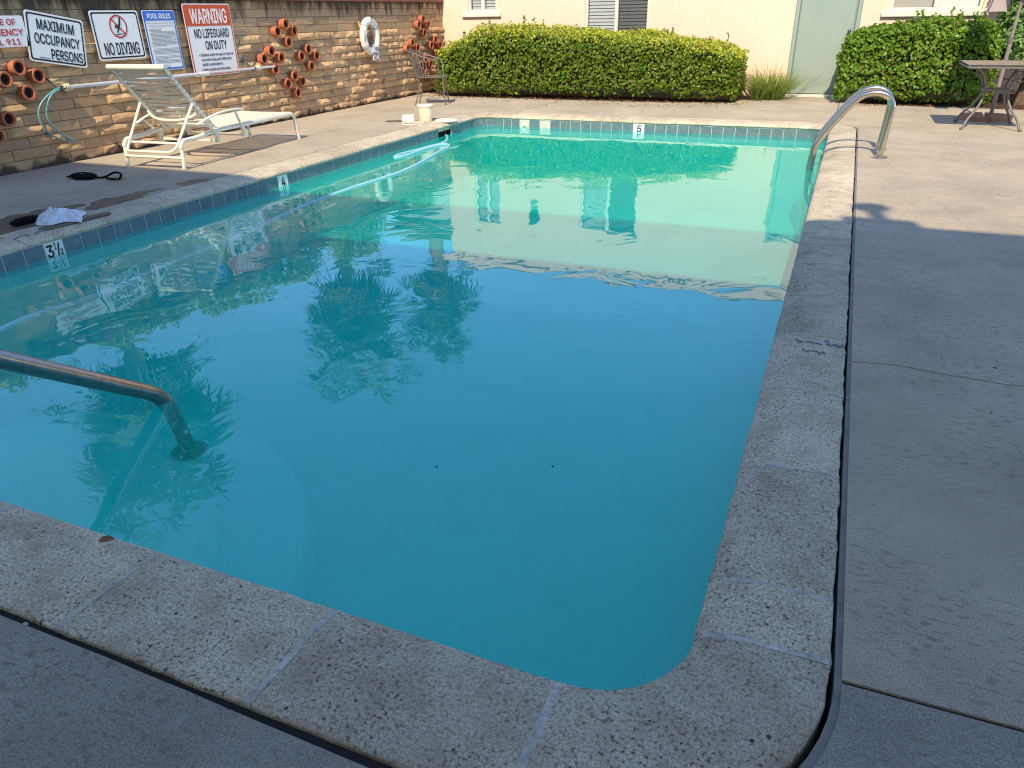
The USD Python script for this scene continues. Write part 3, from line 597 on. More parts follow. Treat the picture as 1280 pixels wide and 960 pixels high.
# building behind the camera whose eave and vent shade the near half
rb = thing('rear_building', 'two storey stucco building behind the viewer', 'building', (0, -6, 0))
HY, HZ = -1.55, 6.0
rwall = sbox(-22, -.12, 22, 5.8)
obj('wall', upright(rwall, -2.7, -2.45), BWALL, rb); obj('wall', box((-22, -12, -.12), (-21.75, -2.71, 5.8)), BWALL, rb); obj('wall', box((21.75, -12, -.12), (22, -2.71, 5.8)), BWALL, rb); obj('wall', box((-22, -12.3, -.12), (22, -12.01, 5.8)), BWALL, rb)
obj('roof', slab_between([(-22.5, HY, HZ), (22.5, HY, HZ), (22.5, -7.3, HZ + 1.7), (-22.5, -7.3, HZ + 1.7)], .12), ROOF, rb)
obj('roof', slab_between([(-22.5, -7.301, HZ + 1.7), (22.5, -7.301, HZ + 1.7), (22.5, -13, HZ), (-22.5, -13, HZ)], .12), ROOF, rb)
for k in range(-4, 5):
    for zz in (.9, 3.7):
        wf = obj('window', rbox((k*4.6 - .8, -2.449, zz), (k*4.6 + .8, -2.42, zz + 1.3)), TRIM, rb); obj('pane', box((k*4.6 - .74, -2.419, zz + .06), (k*4.6 + .74, -2.415, zz + 1.24)), BLIND_D, wf)
# roof vent: base, pipe and cap
vx, vy = 1.68, -2.30; zr = HZ + (HY - vy) * 1.7 / 5.75
obj('vent_base', box((vx - .24, vy - .2, zr - .2), (vx + .24, vy + .2, 6.72)), BWALL, rb)
obj('vent_pipe', lathe([(.0, 6.70), (.06, 6.70), (.06, 7.25), (0, 7.25)], 20, (vx + .05, vy, 0)), STEELD, rb)
obj('vent_cap', lathe([(.0, 7.235), (.135, 7.235), (.138, 7.265), (.05, 7.28), (0, 7.285)], 20, (vx + .05, vy, 0)), STEELD, rb)

# ------------------------------------------------------------------ planting
def hedge(name, label, xs_, tops, yf, yb, leafm, n, seed, size, tipm=None, zb=.05, n_tip=0):
    """clipped hedge: xs_/tops give the height profile"""
    r = np.random.default_rng(seed); x0, x1 = xs_[0], xs_[-1]
    h = thing(name, label, 'hedge', ((x0+x1)/2, (yf+yb)/2, 0), group='clipped hedges before the building')
    H = lambda x: np.interp(x, xs_, tops)
    # superellipse cross-section: param angle a, radius in (y,z)
    def surf(x, a, inset):
        top = H(x); zc = (top + zb) / 2; hz = (top - zb) / 2; yc = (yf + yb) / 2; hy = (yb - yf) / 2
        e = .42; ca, sa = np.cos(a), np.sin(a)
        ex = np.clip(np.minimum(x - x0, x1 - x) / .28, 0.0, 1); rnd = np.sqrt(np.clip(1 - (1 - ex)**2, 0, 1)) * .35 + .65
        yy = yc + (hy * rnd - inset) * np.sign(ca) * np.abs(ca)**e
        zz = zc + (hz * (.4*rnd + .6) - inset) * np.sign(sa) * np.abs(sa)**e
        return yy, zz
    lump = lambda P: (fbm(P * 2.6, 3, seed) - .5) * .18 + (noise(P * 8, seed + 5) - .5) * .11
    # twig core
    A = np.linspace(0, 2*np.pi, 20, endpoint=False); XS = np.linspace(x0 + .1, x1 - .1, 40); V = []
    for x in XS:
        yy, zz = surf(np.full(20, x), A, .12); V.append(np.stack([np.full(20, x), yy, np.maximum(zz, zb + .06)], 1))
    V = np.vstack(V); F = []
    for i in range(39):
        for k in range(20):
            l = (k+1) % 20; F += [[i*20+k, i*20+l, (i+1)*20+l], [i*20+k, (i+1)*20+l, (i+1)*20+k]]
    c0, c1 = len(V), len(V) + 1; V = np.vstack([V, V[:20].mean(0), V[-20:].mean(0)])
    for k in range(20): F += [[c0, (k+1) % 20, k], [c1, 780+k, 780+(k+1) % 20]]
    obj('twig_core', (V, np.array(F)), CORE, h)
    # leaves
    x = r.uniform(x0, x1, n); e_ = .42; u_ = r.uniform(-.98, .98, n); c_ = r.uniform(-1, 1, n); a_front = np.pi - np.arcsin(np.sign(u_) * np.abs(u_) ** (1 / e_)); a_top = np.arccos(np.clip(np.sign(c_) * np.abs(c_) ** (1 / e_), -1, 1)); a = np.where(r.random(n) < .55, a_front, a_top)
    ins = np.abs(r.normal(0, .085, n)) - .015
    yy, zz = surf(x, a, 0); yc = (yf+yb)/2; zc = (H(x)+zb)/2
    N = np.stack([np.zeros(n), (yy - yc) / ((yb-yf)/2), (zz - zc) / ((H(x)-zb)/2)], 1); N = np.sign(N) * np.abs(N)**2.2; N /= np.linalg.norm(N, axis=1, keepdims=True) + 1e-9
    P = np.stack([x, yy, zz], 1); P = P + N * (lump(P)[:, None] - ins[:, None])
    # ends
    ne = n // 9; ye = r.uniform(yf+.05, yb-.05, ne); side = r.integers(0, 2, ne); xe = np.where(side == 0, x0, x1); ze = zb + (H(xe) - zb) * r.uniform(0, .97, ne)
    Pe = np.stack([xe + np.where(side == 0, 1, -1) * (np.abs(r.normal(0, .05, ne)) - .02), ye, ze], 1); Ne = np.stack([np.where(side == 0, -1., 1.), np.zeros(ne), np.zeros(ne)], 1); Pe += Ne * lump(Pe)[:, None]
    P = np.vstack([P, Pe]); N = np.vstack([N, Ne]) + np.array([0, 0, .35])
    ok = (P[:, 2] > zb - .08 + noise(P * 6, 3) * .10) & (P[:, 1] < BY - .05); P, N = P[ok], N[ok]
    tip = (r.random(len(P)) < np.clip((P[:, 2] - H(P[:, 0]) + .28) / .25, 0.04, .8)); dry = r.random(len(P)) < np.interp(P[:, 2] / H(P[:, 0]), [.1, .5, .8], [.10, .08, .02])
    obj('foliage', leaves(P[~tip & ~dry], N[~tip & ~dry], size, .75, .68, seed), leafm, h, kind='stuff')
    obj('new_growth', leaves(P[tip & ~dry], N[tip & ~dry] * .4 + np.array([0, 0, .5]), size * .95, .8, .5, seed + 1), tipm or LEAFT, h, kind='stuff')
    obj('dry_leaves', leaves(P[dry], N[dry], size * .9, .8, .5, seed + 2), LEAFB, h, kind='stuff')
    # sprigs sticking up
    sp = []
    for k in range(n_tip):
        xx = r.uniform(x0 + .3, x1 - .2); b = np.array([xx, r.uniform(yf + .2, yb - .2), H(xx) + .02]); hh = r.uniform(.05, .13)
        m = 9; pp = b + np.stack([r.normal(0, .012, m), r.normal(0, .012, m), np.linspace(0, hh, m)], 1); sp.append(leaves(pp, r.normal(0, 1, (m, 3)), size * 1.0, .5, .5, seed + 50 + k))
    if sp: obj('sprigs', sp, leafm, h, kind='stuff')
    # stems
    for k in range(int((x1 - x0) / .6)):
        xx = x0 + .3 + r.uniform(0, x1 - x0 - .6); obj('stem', tube([(xx, yc + r.uniform(-.1, .1), -.02), (xx + r.uniform(-.05, .05), yc, .16), (xx + r.uniform(-.1, .1), yc, .4)], .012, 5), BARK, h)
    return h
hedge('boxed_hedge', 'long clipped green hedge in front of the cream wall between block wall and grass clump', [-6.85, -6.5, -6.0, -5.6, -4.6, -3.7, -2.6, -1.8, -1.5], [.80, .92, 1.13, 1.16, 1.11, 1.06, .97, .86, .76], 11.62, 12.70, LEAF, 25000, 3, .050, n_tip=14)
hedge('boxed_hedge', 'shorter round leaved hedge under the right window, beside the teal door', [-.02, .25, .8, 1.4, 1.9, 2.05], [.98, 1.06, 1.14, 1.15, 1.10, .95], 12.0, 12.92, LEAF2, 9500, 5, .062, tipm=LEAF2, n_tip=9)
# mulch leaves below the hedges
r = np.random.default_rng(2); n = 900
P = np.stack([r.uniform(-7.2, -1.3, n), 11.62 + np.abs(r.normal(0, .35, n)) - .12, np.full(n, .004)], 1); P2 = np.stack([r.uniform(.2, 3.2, 500), 11.95 + np.abs(r.normal(0, .35, 500)) - .1, np.full(500, .004)], 1)
P3 = np.stack([r.uniform(-5.5, -1.5, 160), 11.6 - np.abs(r.normal(0, .45, 160)), np.full(160, .004)], 1)
obj('fallen_leaves', leaves(np.vstack([P, P2, P3]), np.tile([0, 0, 1.], (1560, 1)), .035, .3, .5, 4), LEAFB, kind='stuff')

# ornamental grass
gr = thing('grass_clump', 'spiky ornamental grass clump beside the teal door', 'grass plant', (-1.05, 12.50, 0))
def blades(c, n, h0, h1, w, r, lean=.55, rad=.10, droop=.5):
    V, F = [], []
    for k in range(n):
        a = r.uniform(0, 2*np.pi); d = np.array([math.cos(a), math.sin(a), 0]); s = np.array([-d[1], d[0], 0]); h = r.uniform(h0, h1); l = abs(r.normal(lean, .25)); b = np.array(c) + d * rad * r.random()
        o = len(V); m = 6
        for i in range(m):
            t = i / (m - 1); p = b + d * h * l * (t + droop * t*t) + np.array([0, 0, h * (t - .45 * l * t*t*t)]); ww = w * (1 - t) ** .7 * .5 + .0004
            V += [p - s*ww, p + s*ww]
        for i in range(m-1): F += [[o+2*i, o+2*i+1, o+2*i+3], [o+2*i, o+2*i+3, o+2*i+2]]
    return (np.array(V), np.array(F))
r = np.random.default_rng(9)
for k in range(14): obj('leaf_tuft', blades((-1.08 + r.normal(0, .14), 12.52 + r.normal(0, .08), 0), 40, .32, .66, .014, r, .78), BLADE, gr)
obj('seed_stalks', blades((-1.12, 12.52, 0), 26, .5, .78, .007, r, .16, .2, .1), STALK, gr)
wd = thing('weed', 'small tuft of green weed in the deck seam behind the black bag', 'weed', (-6.03, 3.87, 0))
obj('blades', blades((-6.03, 3.87, 0), 22, .03, .08, .006, r, .7, .02), BLADE, wd)
wd = thing('weed', 'small weed growing at the edge of the soil behind the patio table', 'weed', (1.66, 11.3, 0))
obj('blades', blades((2.02, 10.78, 0), 16, .04, .09, .012, r, .7, .02), BLADE, wd)

# conifers at the right edge
def conifer(x, y, rad, h, z0, label, seed, n):
    r = np.random.default_rng(seed); t = thing('conifer', label, 'tree', (x, y, 0), group='conifers at the right edge')
    obj('trunk', tube(curve([(x, y, -.1), (x + .03, y, .4), (x - .02, y, 1.2), (x, y, h * .8)]), np.linspace(.09, .03, 19), 8), BARK, t)
    zz = z0 + (h - z0) * r.random(n) ** 1.2; a = r.uniform(0, 2*np.pi, n); f = np.interp((zz - z0) / (h - z0), [0, .1, .5, 1], [.75, 1, .8, .08])
    P = np.stack([np.cos(a), np.sin(a), np.zeros(n)], 1) * (rad * f * np.sqrt(r.uniform(.35, 1, n)))[:, None] + np.array([x, y, 0]); P[:, 2] = zz
    P += (np.stack([fbm(P*3, 3, seed), fbm(P*3+9, 3, seed), fbm(P*3+19, 3, seed)], 1) - .5) * .35
    N = np.stack([np.cos(a), np.sin(a), np.full(n, .5)], 1)
    obj('crown', leaves(P, N, .085, .8, .42, seed), CYP, t, kind='stuff')
    for k in range(18):
        a_ = r.uniform(0, 6.28); z_ = r.uniform(.1, .7); obj('dead_branch', tube([(x, y, z_), (x + math.cos(a_) * rad * .5, y + math.sin(a_) * rad * .5, z_ + .05), (x + math.cos(a_) * rad * .95, y + math.sin(a_) * rad * .9, z_ + r.uniform(-.1, .15))], .008, 5), PALMD, t)
conifer(2.50, 12.55, .58, 4.2, .62, 'bushy green conifer at the right edge behind the patio table', 21, 15000)
conifer(3.55, 12.3, .7, 4.5, .3, 'second green conifer further right than the bushy one', 22, 6000)

# vine on the far side of the block wall, and palms beyond it
r = np.random.default_rng(31); v_ = thing('vine', 'yellow green vine spilling over the top of the block wall, mirrored in the pool', 'vine', (WX - .35, 8, 0))
n = 15000; yy = r.uniform(2, 12.6, n); clump = fbm(np.stack([yy * .9, yy*0, yy*0], 1), 3, 5); top_ = 1.56 + np.clip((clump - .40) * 2.0, 0, .5) * np.interp(yy, [3, 6, 12], [.5, 1.0, 1.6])
zz = 1.2 + (top_ - 1.2) * r.random(n) ** .6; P = np.stack([WX - .30 + r.normal(0, .10, n), yy, zz], 1)
P[:, 0] = np.minimum(P[:, 0], np.where(P[:, 2] < 1.68, WX - .25, WX + .05))
obj('foliage', leaves(P, np.tile([.5, -.2, .6], (n, 1)), .07, .8, .6, 33), IVY, v_, kind='stuff')
for k in range(12): obj('stem', tube(curve([(WX - .3, 2.4 + k*.9, -.1), (WX - .33, 2.5 + k*.9, .7), (WX - .28, 2.45 + k*.9, 1.5)]), .014, 5), BARK, v_)
def palm(x, y, zt, zc, rad, label, seed, nf=85):
    r = np.random.default_rng(seed); t = thing('palm_tree', label, 'palm tree', (x, y, 0), group='fan palms beyond the block wall')
    pts = [(x + r.normal(0, .05), y, z) for z in np.linspace(-.1, zc, 14)]
    ring = np.linspace(.30, .22, 14) * (1 + .08 * (np.arange(14) % 2)) * min(1, rad / 2.2)
    obj('trunk', tube(pts, ring, 12), PALMT, t)
    def fan(d, L_, pet, ln, o_):
        """petiole then a fan of pleated leaflets"""
        V, F = [], []; d = d / np.linalg.norm(d); side = np.cross(d, [0, 0, 1]); side /= np.linalg.norm(side) + 1e-9; nn = np.cross(side, d)
        c = np.array(o_) + d * pet; V += [np.array(o_) - side*.02, np.array(o_) + side*.02, c]; F.append([0, 1, 2])
        for k in range(ln):
            a = (k / (ln - 1) - .5) * 3.7; e = d * math.cos(a) + side * math.sin(a); e = e + nn * r.uniform(-.12, .12) + np.array([0, 0, -.22 * abs(math.sin(a)) - .1]); e /= np.linalg.norm(e); l = L_ * (1 - .22 * abs(a) / 1.85) * r.uniform(.85, 1.05)
            s = np.cross(e, nn); s /= np.linalg.norm(s) + 1e-9; o = len(V); mid = c + e * l * .55
            V += [c, mid - s * l * .055, mid + s * l * .055, c + e * l + np.array([0, 0, -.18 * l])]; F += [[o, o+1, o+2], [o+1, o+3, o+2]]
        return (np.array(V), np.array(F))
    live, dead = [], []
    for k in range(nf):
        u = r.uniform(-.75, 1); a = r.uniform(0, 2*np.pi); d = np.array([math.cos(a) * math.sqrt(1-u*u), math.sin(a) * math.sqrt(1-u*u), u]); o_ = np.array([x, y, zc]) + np.array([r.normal(0, .12), r.normal(0, .12), r.uniform(-.55, .45)]) * rad; live.append(fan(d + np.array([0, 0, -.25]), rad * .36 * r.uniform(.7, 1.15), rad * .42 * r.uniform(.4, 1.1), 15, o_))
    for k in range(nf // 4):
        a = r.uniform(0, 2*np.pi); d = np.array([math.cos(a) * .5, math.sin(a) * .5, -r.uniform(.7, 1.1)]); dead.append(fan(d, rad * .42, rad * .4, 16, (x, y, zc - .2)))
    for k, m in enumerate(live): obj('frond', m, PALML, t)
    obj('dead_skirt', dead, PALMD, t, kind='stuff')
palm(-15.5, 20, 0, 9.3, 3.1, 'tall fan palm beyond the block wall, its shaggy crown mirrored in mid pool', 41)
palm(-11.7, 20, 0, 8.0, 2.1, 'slimmer fan palm right of the tall one, mirrored beside it', 42, 75)
palm(-14.75, 10, 0, 8.3, 3.0, 'broad fan palm further left, mirrored near the pool handrail', 43)

# ------------------------------------------------------------------ things on the block wall
def wq(u, v, n): return (WX + n, u, v)
def sign(label, u0, u1, v0, v1, border, borderm, rot=0, face=SIGNW, n=.055, inset=.012, rad=.03):
    cu, cv = (u0+u1)/2, (v0+v1)/2; w, h = u1-u0, v1-v0; s = thing('sign', label, 'sign', (WX + n, cu, cv), group='signs on the block wall'); R = np.array([[math.cos(rot), -math.sin(rot)], [math.sin(rot), math.cos(rot)]])
    def put(m, d):
        v, f, _ = meshkit.arrays(m); p = v[:, :2] @ R.T; return (np.stack([WX + n + d + v[:, 2], cu + p[:, 0], cv + p[:, 1]], 1), f)
    rr = lambda k: sbox(-w/2 + k + rad, -h/2 + k + rad, w/2 - k - rad, h/2 - k - rad).buffer(rad - k * .3, quad_segs=6)
    obj('plate', put(extrude(rr(0), -.003, 0), 0), face, s)
    if border: obj('border', put(extrude(rr(inset).difference(rr(inset + border)), .0003, .0012), 0), borderm, s)
    for (a, b) in ((0, h/2 - .03), (0, -h/2 + .03)): obj('bolt', put(extrude(LineString([(a, b), (a, b + .0001)]).buffer(.006), .0003, .004), 0), STEELD, s)
    def text(t, x0, x1, y0, y1, m, bold=True, name='lettering', kind=None):
        bold = True
        tm = text_mesh(t, 1.0, .02, bold); b = np.array(tm.bounds); v = np.array(tm.vertices); v[:, 0] = x0 + (v[:, 0] - b[0][0]) / (b[1][0] - b[0][0]) * (x1 - x0); v[:, 1] = y0 + (v[:, 1] - (0 if t[0] != 'j' else 0)) * (y1 - y0); v[:, 2] = (.0032 if m is SIGNW else .0014) + v[:, 2] * .05
        return obj(name, put((v, np.array(tm.faces)), 0), m, s, kind='stuff' if name == 'small_print' else None)
    def shape(poly, m, name, d=.0014): return obj(name, put(extrude(poly, d, d + .0011), 0), m, s)
    s_ = lambda: None
    return s, text, shape, w, h, rr
# partly cut off at the left edge
s, text, shape, w, h, rr = sign('white sign with red emergency lettering cut off by the left edge of the photo', 3.70, 4.30, 1.13, 1.40, 0, None, 0, rad=.02)
text('IN CASE OF', -.20, .215, .055, .105, SIGNR2, False); text('EMERGENCY', -.24, .265, -.035, .02, SIGNR2, False); text('CALL 911', -.16, .215, -.115, -.065, SIGNR2, False)
s, text, shape, w, h, rr = sign('tilted white maximum occupancy sign with black border', 4.29, 4.92, .945, 1.405, .012, SIGNB, -.175)
text('MAXIMUM', -.20, .20, .075, .165, SIGNB, False); text('OCCUPANCY', -.24, .25, -.055, .035, SIGNB, False); text('PERSONS', -.08, .27, -.185, -.095, SIGNB, False); shape(sbox(-.21, -.188, -.10, -.182), SIGNB, 'blank_line')
s, text, shape, w, h, rr = sign('white no diving sign with red crossed circle', 5.05, 5.68, .955, 1.44, .012, SIGNB, .0)
text('NO DIVING', -.22, .24, -.19, -.075, SIGNB, False)
ringp = LineString([(0, .0)]*2) if False else None
c_ = Polygon([(.02 + .115 * math.cos(a), .085 + .115 * math.sin(a)) for a in np.linspace(0, 6.283, 48)])
shape(c_.difference(c_.buffer(-.016)).union(LineString([(.02 - .08, .085 + .08), (.02 + .08, .085 - .08)]).buffer(.008)), SIGNR2, 'prohibition_ring')
diver = unary_union([LineString([(.055, .165), (.04, .115), (.02, .065)]).buffer(.010), LineString([(.02, .07), (-.005, .03)]).buffer(.008), LineString([(.045, .12), (.0, .075), (-.02, .072)]).buffer(.006), LineString([(-.015, .09), (-.015, .091)]).buffer(.012), LineString([(-.03, .005), (.07, .012)]).buffer(.0045)])
shape(diver, SIGNB, 'diver', .0027)
s, text, shape, w, h, rr = sign('white pool rules sign with blue header and frame', 5.74, 6.21, .81, 1.44, .014, SIGNBL, .0, inset=.006, rad=.02)
shape(rr(.006).intersection(sbox(-1, h/2 - .105, 1, 1)), SIGNBL, 'header'); text('POOL RULES', -.17, .17, h/2 - .085, h/2 - .035, SIGNW)
rw = np.random.default_rng(5); yy = h/2 - .135; lines = []
k = 0
while yy > -h/2 + .04:
    x = -w/2 + .045 + (.02 if k % 3 else 0); end = w/2 - .04 - (rw.random() < .35) * rw.uniform(.08, .25)
    while x < end:
        wl = min(rw.uniform(.012, .05), end - x); lines.append(sbox(x, yy, x + wl, yy + .0042)); x += wl + .006
    yy -= .0135 if rw.random() < .75 else .03; k += 1
put_ = shape(unary_union(lines), SIGNG, 'small_print'); setd(put_, kind='stuff')
s, text, shape, w, h, rr = sign('tall red and white warning no lifeguard sign', 6.35, 7.15, .70, 1.51, .014, SIGNR, .0, inset=.008)
shape(rr(.008).intersection(sbox(-1, h/2 - .245, 1, 1)), SIGNR, 'header'); shape(rr(.008).intersection(sbox(-1, -1, 1, -h/2 + .05)), SIGNR, 'footer'); text('WARNING', -.30, .32, h/2 - .215, h/2 - .06, SIGNW)
text('NO LIFEGUARD', -.28, .31, .03, .125, SIGNB, False); text('ON DUTY', -.13, .24, -.105, -.01, SIGNB, False)
for t_, a, b, yv in (('• Children under the age 14 may not', -.27, .33, -.178), ('use swimming pool without an', -.24, .28, -.232), ('adult in attendance.', -.24, .12, -.286), ('• Adults should not swim alone.', -.27, .24, -.345)): text(t_, a, b, yv, yv + .030, SIGNG, False, 'small_print')

def pot_cluster(cu, cv, label, tw=0., seed=0):
    t = thing('pot_cluster', label, 'wall planter', (WX, cu, cv), group='clay pot clusters on the block wall'); r_ = np.random.default_rng(seed)
    for du, dv in ((.0, .105), (-.175, .02), (.175, .01), (.02, -.125)):
        du, dv = du * math.cos(tw) - dv * math.sin(tw), du * math.sin(tw) + dv * math.cos(tw)
        pr = [(.060, -.095), (.060, -.004), (.066, .0), (.082, .0), (.086, -.006), (.085, -.04), (.079, -.045), (.075, -.095)]
        v, f = lathe(pr + [pr[0]], 22); v = np.stack([v[:, 2] + .112 + r_.normal(0, .004), v[:, 0] * .82 + cu + du, v[:, 1] * .84 + cv + dv], 1); obj('pot', (v, f), CLAY, t, smooth=40)
        v, f = lathe([(0, .03), (.061, .03)], 16); obj('pot_bottom', (np.stack([v[:, 2] + .035, v[:, 0] + cu + du, v[:, 1] + cv + dv], 1) + [0, 0, 0], f), DARK, t)  # black disc standing in for the shade inside each pot
    return t
_o = obj
def fixx():
    for p in stage.GetPrimAtPath('/World').GetChildren():
        if p.GetName().startswith('pot_cluster'):
            for c in p.GetChildren():
                a = UsdGeom.Mesh(c).GetPointsAttr(); v = np.array(a.Get()); v[:, 0] += WX; a.Set(Vt.Vec3fArray.FromNumpy(v.astype(np.float32)))
pot_cluster(4.09, .845, 'orange clay pot cluster under the emergency sign at the left edge', .05, 1)
pot_cluster(3.66, .50, 'orange clay pot cluster lowest on the far left of the wall', 0, 2)
pot_cluster(8.16, 1.155, 'orange clay pot cluster right of the warning sign, highest of four', .03, 3)
pot_cluster(7.79, .825, 'orange clay pot cluster at the end of the white pole', .02, 4)
pot_cluster(8.61, .815, 'orange clay pot cluster to the right of the one at the pole end', 0, 5)
pot_cluster(8.21, .48, 'orange clay pot cluster lowest above the end of the chaise', .03, 6)
pot_cluster(12.10, 1.17, 'orange clay pot cluster highest above the patio chair', .02, 7)
pot_cluster(11.66, .79, 'orange clay pot cluster left above the patio chair back', .03, 8)
pot_cluster(12.53, .81, 'orange clay pot cluster nearest the building corner', 0, 9)
pot_cluster(12.10, .49, 'orange clay pot cluster seen through the patio chair back', 0, 10)
fixx()

# life ring
lr = thing('life_ring', 'white life ring with rope hanging on the block wall', 'life ring', (WX + .10, 10.27, 1.035))
a = np.linspace(0, 2*np.pi, 40, endpoint=False)
obj('ring', tube(np.stack([np.full(40, WX + .10), 10.27 + .195*np.sin(a), 1.045 + .230*np.cos(a)], 1), .060, 14, closed=True), RINGW, lr, smooth=True)
for a0 in (.9, 2.45, 4.1, 5.5):
    aa = np.linspace(a0 - .14, a0 + .14, 5); obj('band', tube(np.stack([np.full(5, WX + .10), 10.27 + .195*np.sin(aa), 1.045 + .230*np.cos(aa)], 1), .063, 14), ROPE, lr, smooth=True)
r = np.random.default_rng(4)
for k in range(7):
    pts = [(WX + .10 + r.uniform(.02, .09), 10.33 + r.normal(0, .07), .80 + r.normal(0, .06)) for _ in range(5)]
    obj('rope', tube(curve(pts, 5), .012, 5), ROPE, lr, smooth=True)
obj('rope', tube(curve([(WX + .12, 10.06, 1.2), (WX + .16, 10.02, 1.08), (WX + .14, 10.05, .95), (WX + .16, 10.15, .80)], 6), .009, 6), ROPE, lr)
obj('hook', tube([(WX - .01, 10.27, 1.30), (WX + .16, 10.27, 1.30), (WX + .18, 10.27, 1.335)], .012), STEELD, lr)
obj('cord', tube([(WX + .05, 10.05, 1.27), (WX + .07, 10.04, 1.18)], .012), ROPEY, lr)

# telescopic pole on hooks with teal tubing
pl = thing('skimmer_pole', 'long white pool pole hung along the wall below the signs', 'pole', (WX + .16, 6.1, .745))
obj('outer_tube', tube([(WX + .165, 4.49, .742), (WX + .165, 6.4, .742)], .019, 10), POLEM, pl, smooth=40); obj('inner_tube', tube([(WX + .165, 6.4, .742), (WX + .165, 7.72, .742)], .015, 10), POLEM, pl, smooth=40)
obj('grip', tube([(WX + .165, 6.32, .742), (WX + .165, 6.47, .742)], .023, 10), WHITEP, pl)
for u in (4.37, 7.26):
    hk = thing('wall_hook', 'metal hook with rope tie holding the %s end of the white pole' % ('left' if u < 5 else 'right'), 'hook', (WX, u, .8), group='hooks holding the pool pole')
    obj('bracket', tube(fillet([(WX - .02, u, .83), (WX + .07, u, .83), (WX + .165, u + .03, .70), (WX + .19, u + .05, .76)], .03), .011, 7), STEELD, hk); obj('knob', T(trimesh.creation.icosphere(1, .024), (WX + .05, u, .865)), STEELD, hk)
    for k in range(3): obj('rope_tie', T(tube([(.026*math.cos(a), .004*a, .03*math.sin(a)) for a in np.linspace(0, 6.28, 12)], .008, 5), (WX + .165, u + .08 + k*.025, .742)), BUCKET, hk)
tb = thing('tubing', 'thin teal tubing looped down the wall from the pole end', 'tubing', (WX + .12, 4.3, .5))
obj('loop', [tube(curve([(WX + .15, 4.56, .745), (WX + .15, 4.38, .735), (WX + .12, 4.20, .62), (WX + .09, 4.15, .48), (WX + .07, 4.23, .32), (WX + .06, 4.40, .225)]), .0085, 7), tube(curve([(WX + .16, 4.50, .75), (WX + .15, 4.33, .70), (WX + .12, 4.245, .58), (WX + .10, 4.235, .46), (WX + .08, 4.33, .32), (WX + .07, 4.50, .215), (WX + .06, 4.42, .225)]), .0085, 7)], TUBEM, tb, smooth=True)

# ------------------------------------------------------------------ rails
def flange(x, y, z, r_=.062): return lathe([(.0, z + .022), (.03, z + .02), (r_ * .85, z + .014), (r_, z + .006), (r_, z), (0, z)], 24, (x, y, 0))
STEEL_DK = mat('dark_steel', (.035, .045, .045), (.06, .07, .065), scale=30, rough=.5, metal=.4)  # darker steel for the handrail below the water line
hr = thing('pool_handrail', 'dark steel handrail running down into the water at the left', 'handrail', (-2.43, .9, 0))
P = fillet([(-2.43, -.66, 0), (-2.43, -.66, .80), (-2.43, -.50, .862), (-2.43, -.42, .81), (-2.43, .90, -.15), (-2.43, .955, -.46)], .10, 8)
kb = int(np.argmax((P[:, 2] < WZ - .01) & (P[:, 1] > .5)))
obj('tube', tube(P[:kb + 1], .034, 18), STEELD, hr, smooth=True); obj('post', tube(P[kb:], .034, 18), STEEL_DK, hr, smooth=True)
obj('flange', flange(-2.43, .955, -.466, .082), STEEL_DK, hr, smooth=30); obj('flange', flange(-2.43, -.66, -.012), STEELD, hr, smooth=30)
ld = thing('pool_ladder', 'polished steel ladder with two bent grab rails at the far right of the pool', 'ladder', (.2, 7.45, 0))
for yy in (7.19, 7.70):
    P = [(.525, yy, 0), (.55, yy, .40), (.545, yy, .50), (.50, yy, .565), (.42, yy, .595), (.34, yy, .59), (.25, yy, .55), (.13, yy, .42), (-.02, yy, .20), (-.075, yy, .10), (-.10, yy, -.02), (-.11, yy, -.4), (-.11, yy, -1.05)]
    r1 = obj('rail', tube(curve(P, 6), .030, 16), STEEL, ld, smooth=True); obj('flange', flange(.525, yy, 0, .075), STEEL, r1, smooth=30)
for z in (-.42, -.70, -.98): obj('tread', rbox((-.15, 7.215, z), (-.07, 7.675, z + .03)), WHITEP, ld)

# ------------------------------------------------------------------ chaise longue
ch = thing('chaise_longue', 'cream strap chaise longue with raised back beside the block wall', 'chaise longue', (-6.16, 4.44, 0), rotz=math.radians(5.5), local=True)
HW = .345
for s in (-1, 1):
    x = s * HW
    obj('side_rail', tube(fillet([(x, .0, .20), (x, .04, .27), (x, .30, .275), (x, .5, .30), (x, 1.98, .30), (x, 2.03, .26)], .10, 6), .021, 10), ENAMEL, ch, smooth=True)
    obj('leg', tube([(x, .012, .245), (x, .005, .1), (x, -.01, 0)], .019, 10), ENAMEL, ch, smooth=True)
    obj('leg', tube([(x, 2.025, .275), (x, 2.04, .14), (x * 1.02, 2.07, 0)], .019, 10), ENAMEL, ch, smooth=True)
    xb = s * .315
    obj('back_rail', tube([(xb, .60, .30), (xb, .03, .935)], .019, 10), ENAMEL, ch, smooth=True)
    arm = curve([(s * .375, .27, .395), (s * .385, .45, .445), (s * .385, .70, .475), (s * .385, .92, .475), (s * .382, 1.02, .462)], 6)
    ar = obj('armrest', tube(arm, .020, 10, flat=.55), ENAMEL, ch, smooth=True)
    obj('post', tube([(s * .375, .36, .42), (s * .372, .52, .29), (s * .37, .56, .19)], .013, 8), ENAMEL, ar, smooth=True); obj('post', tube([(s * .38, .88, .47), (s * .375, .96, .30), (s * .37, 1.0, .19)], .013, 8), ENAMEL, ar, smooth=True)
    for v in (.56, 1.0): obj('bracket', rbox((s*.36 - .012, v - .03, .18), (s*.36 + .012, v + .03, .30)), ENAMEL, ch)
obj('rear_bar', tube([(-HW, .0, .115), (HW, .0, .115)], .026, 12, flat=.5), ENAMEL, ch, smooth=True)
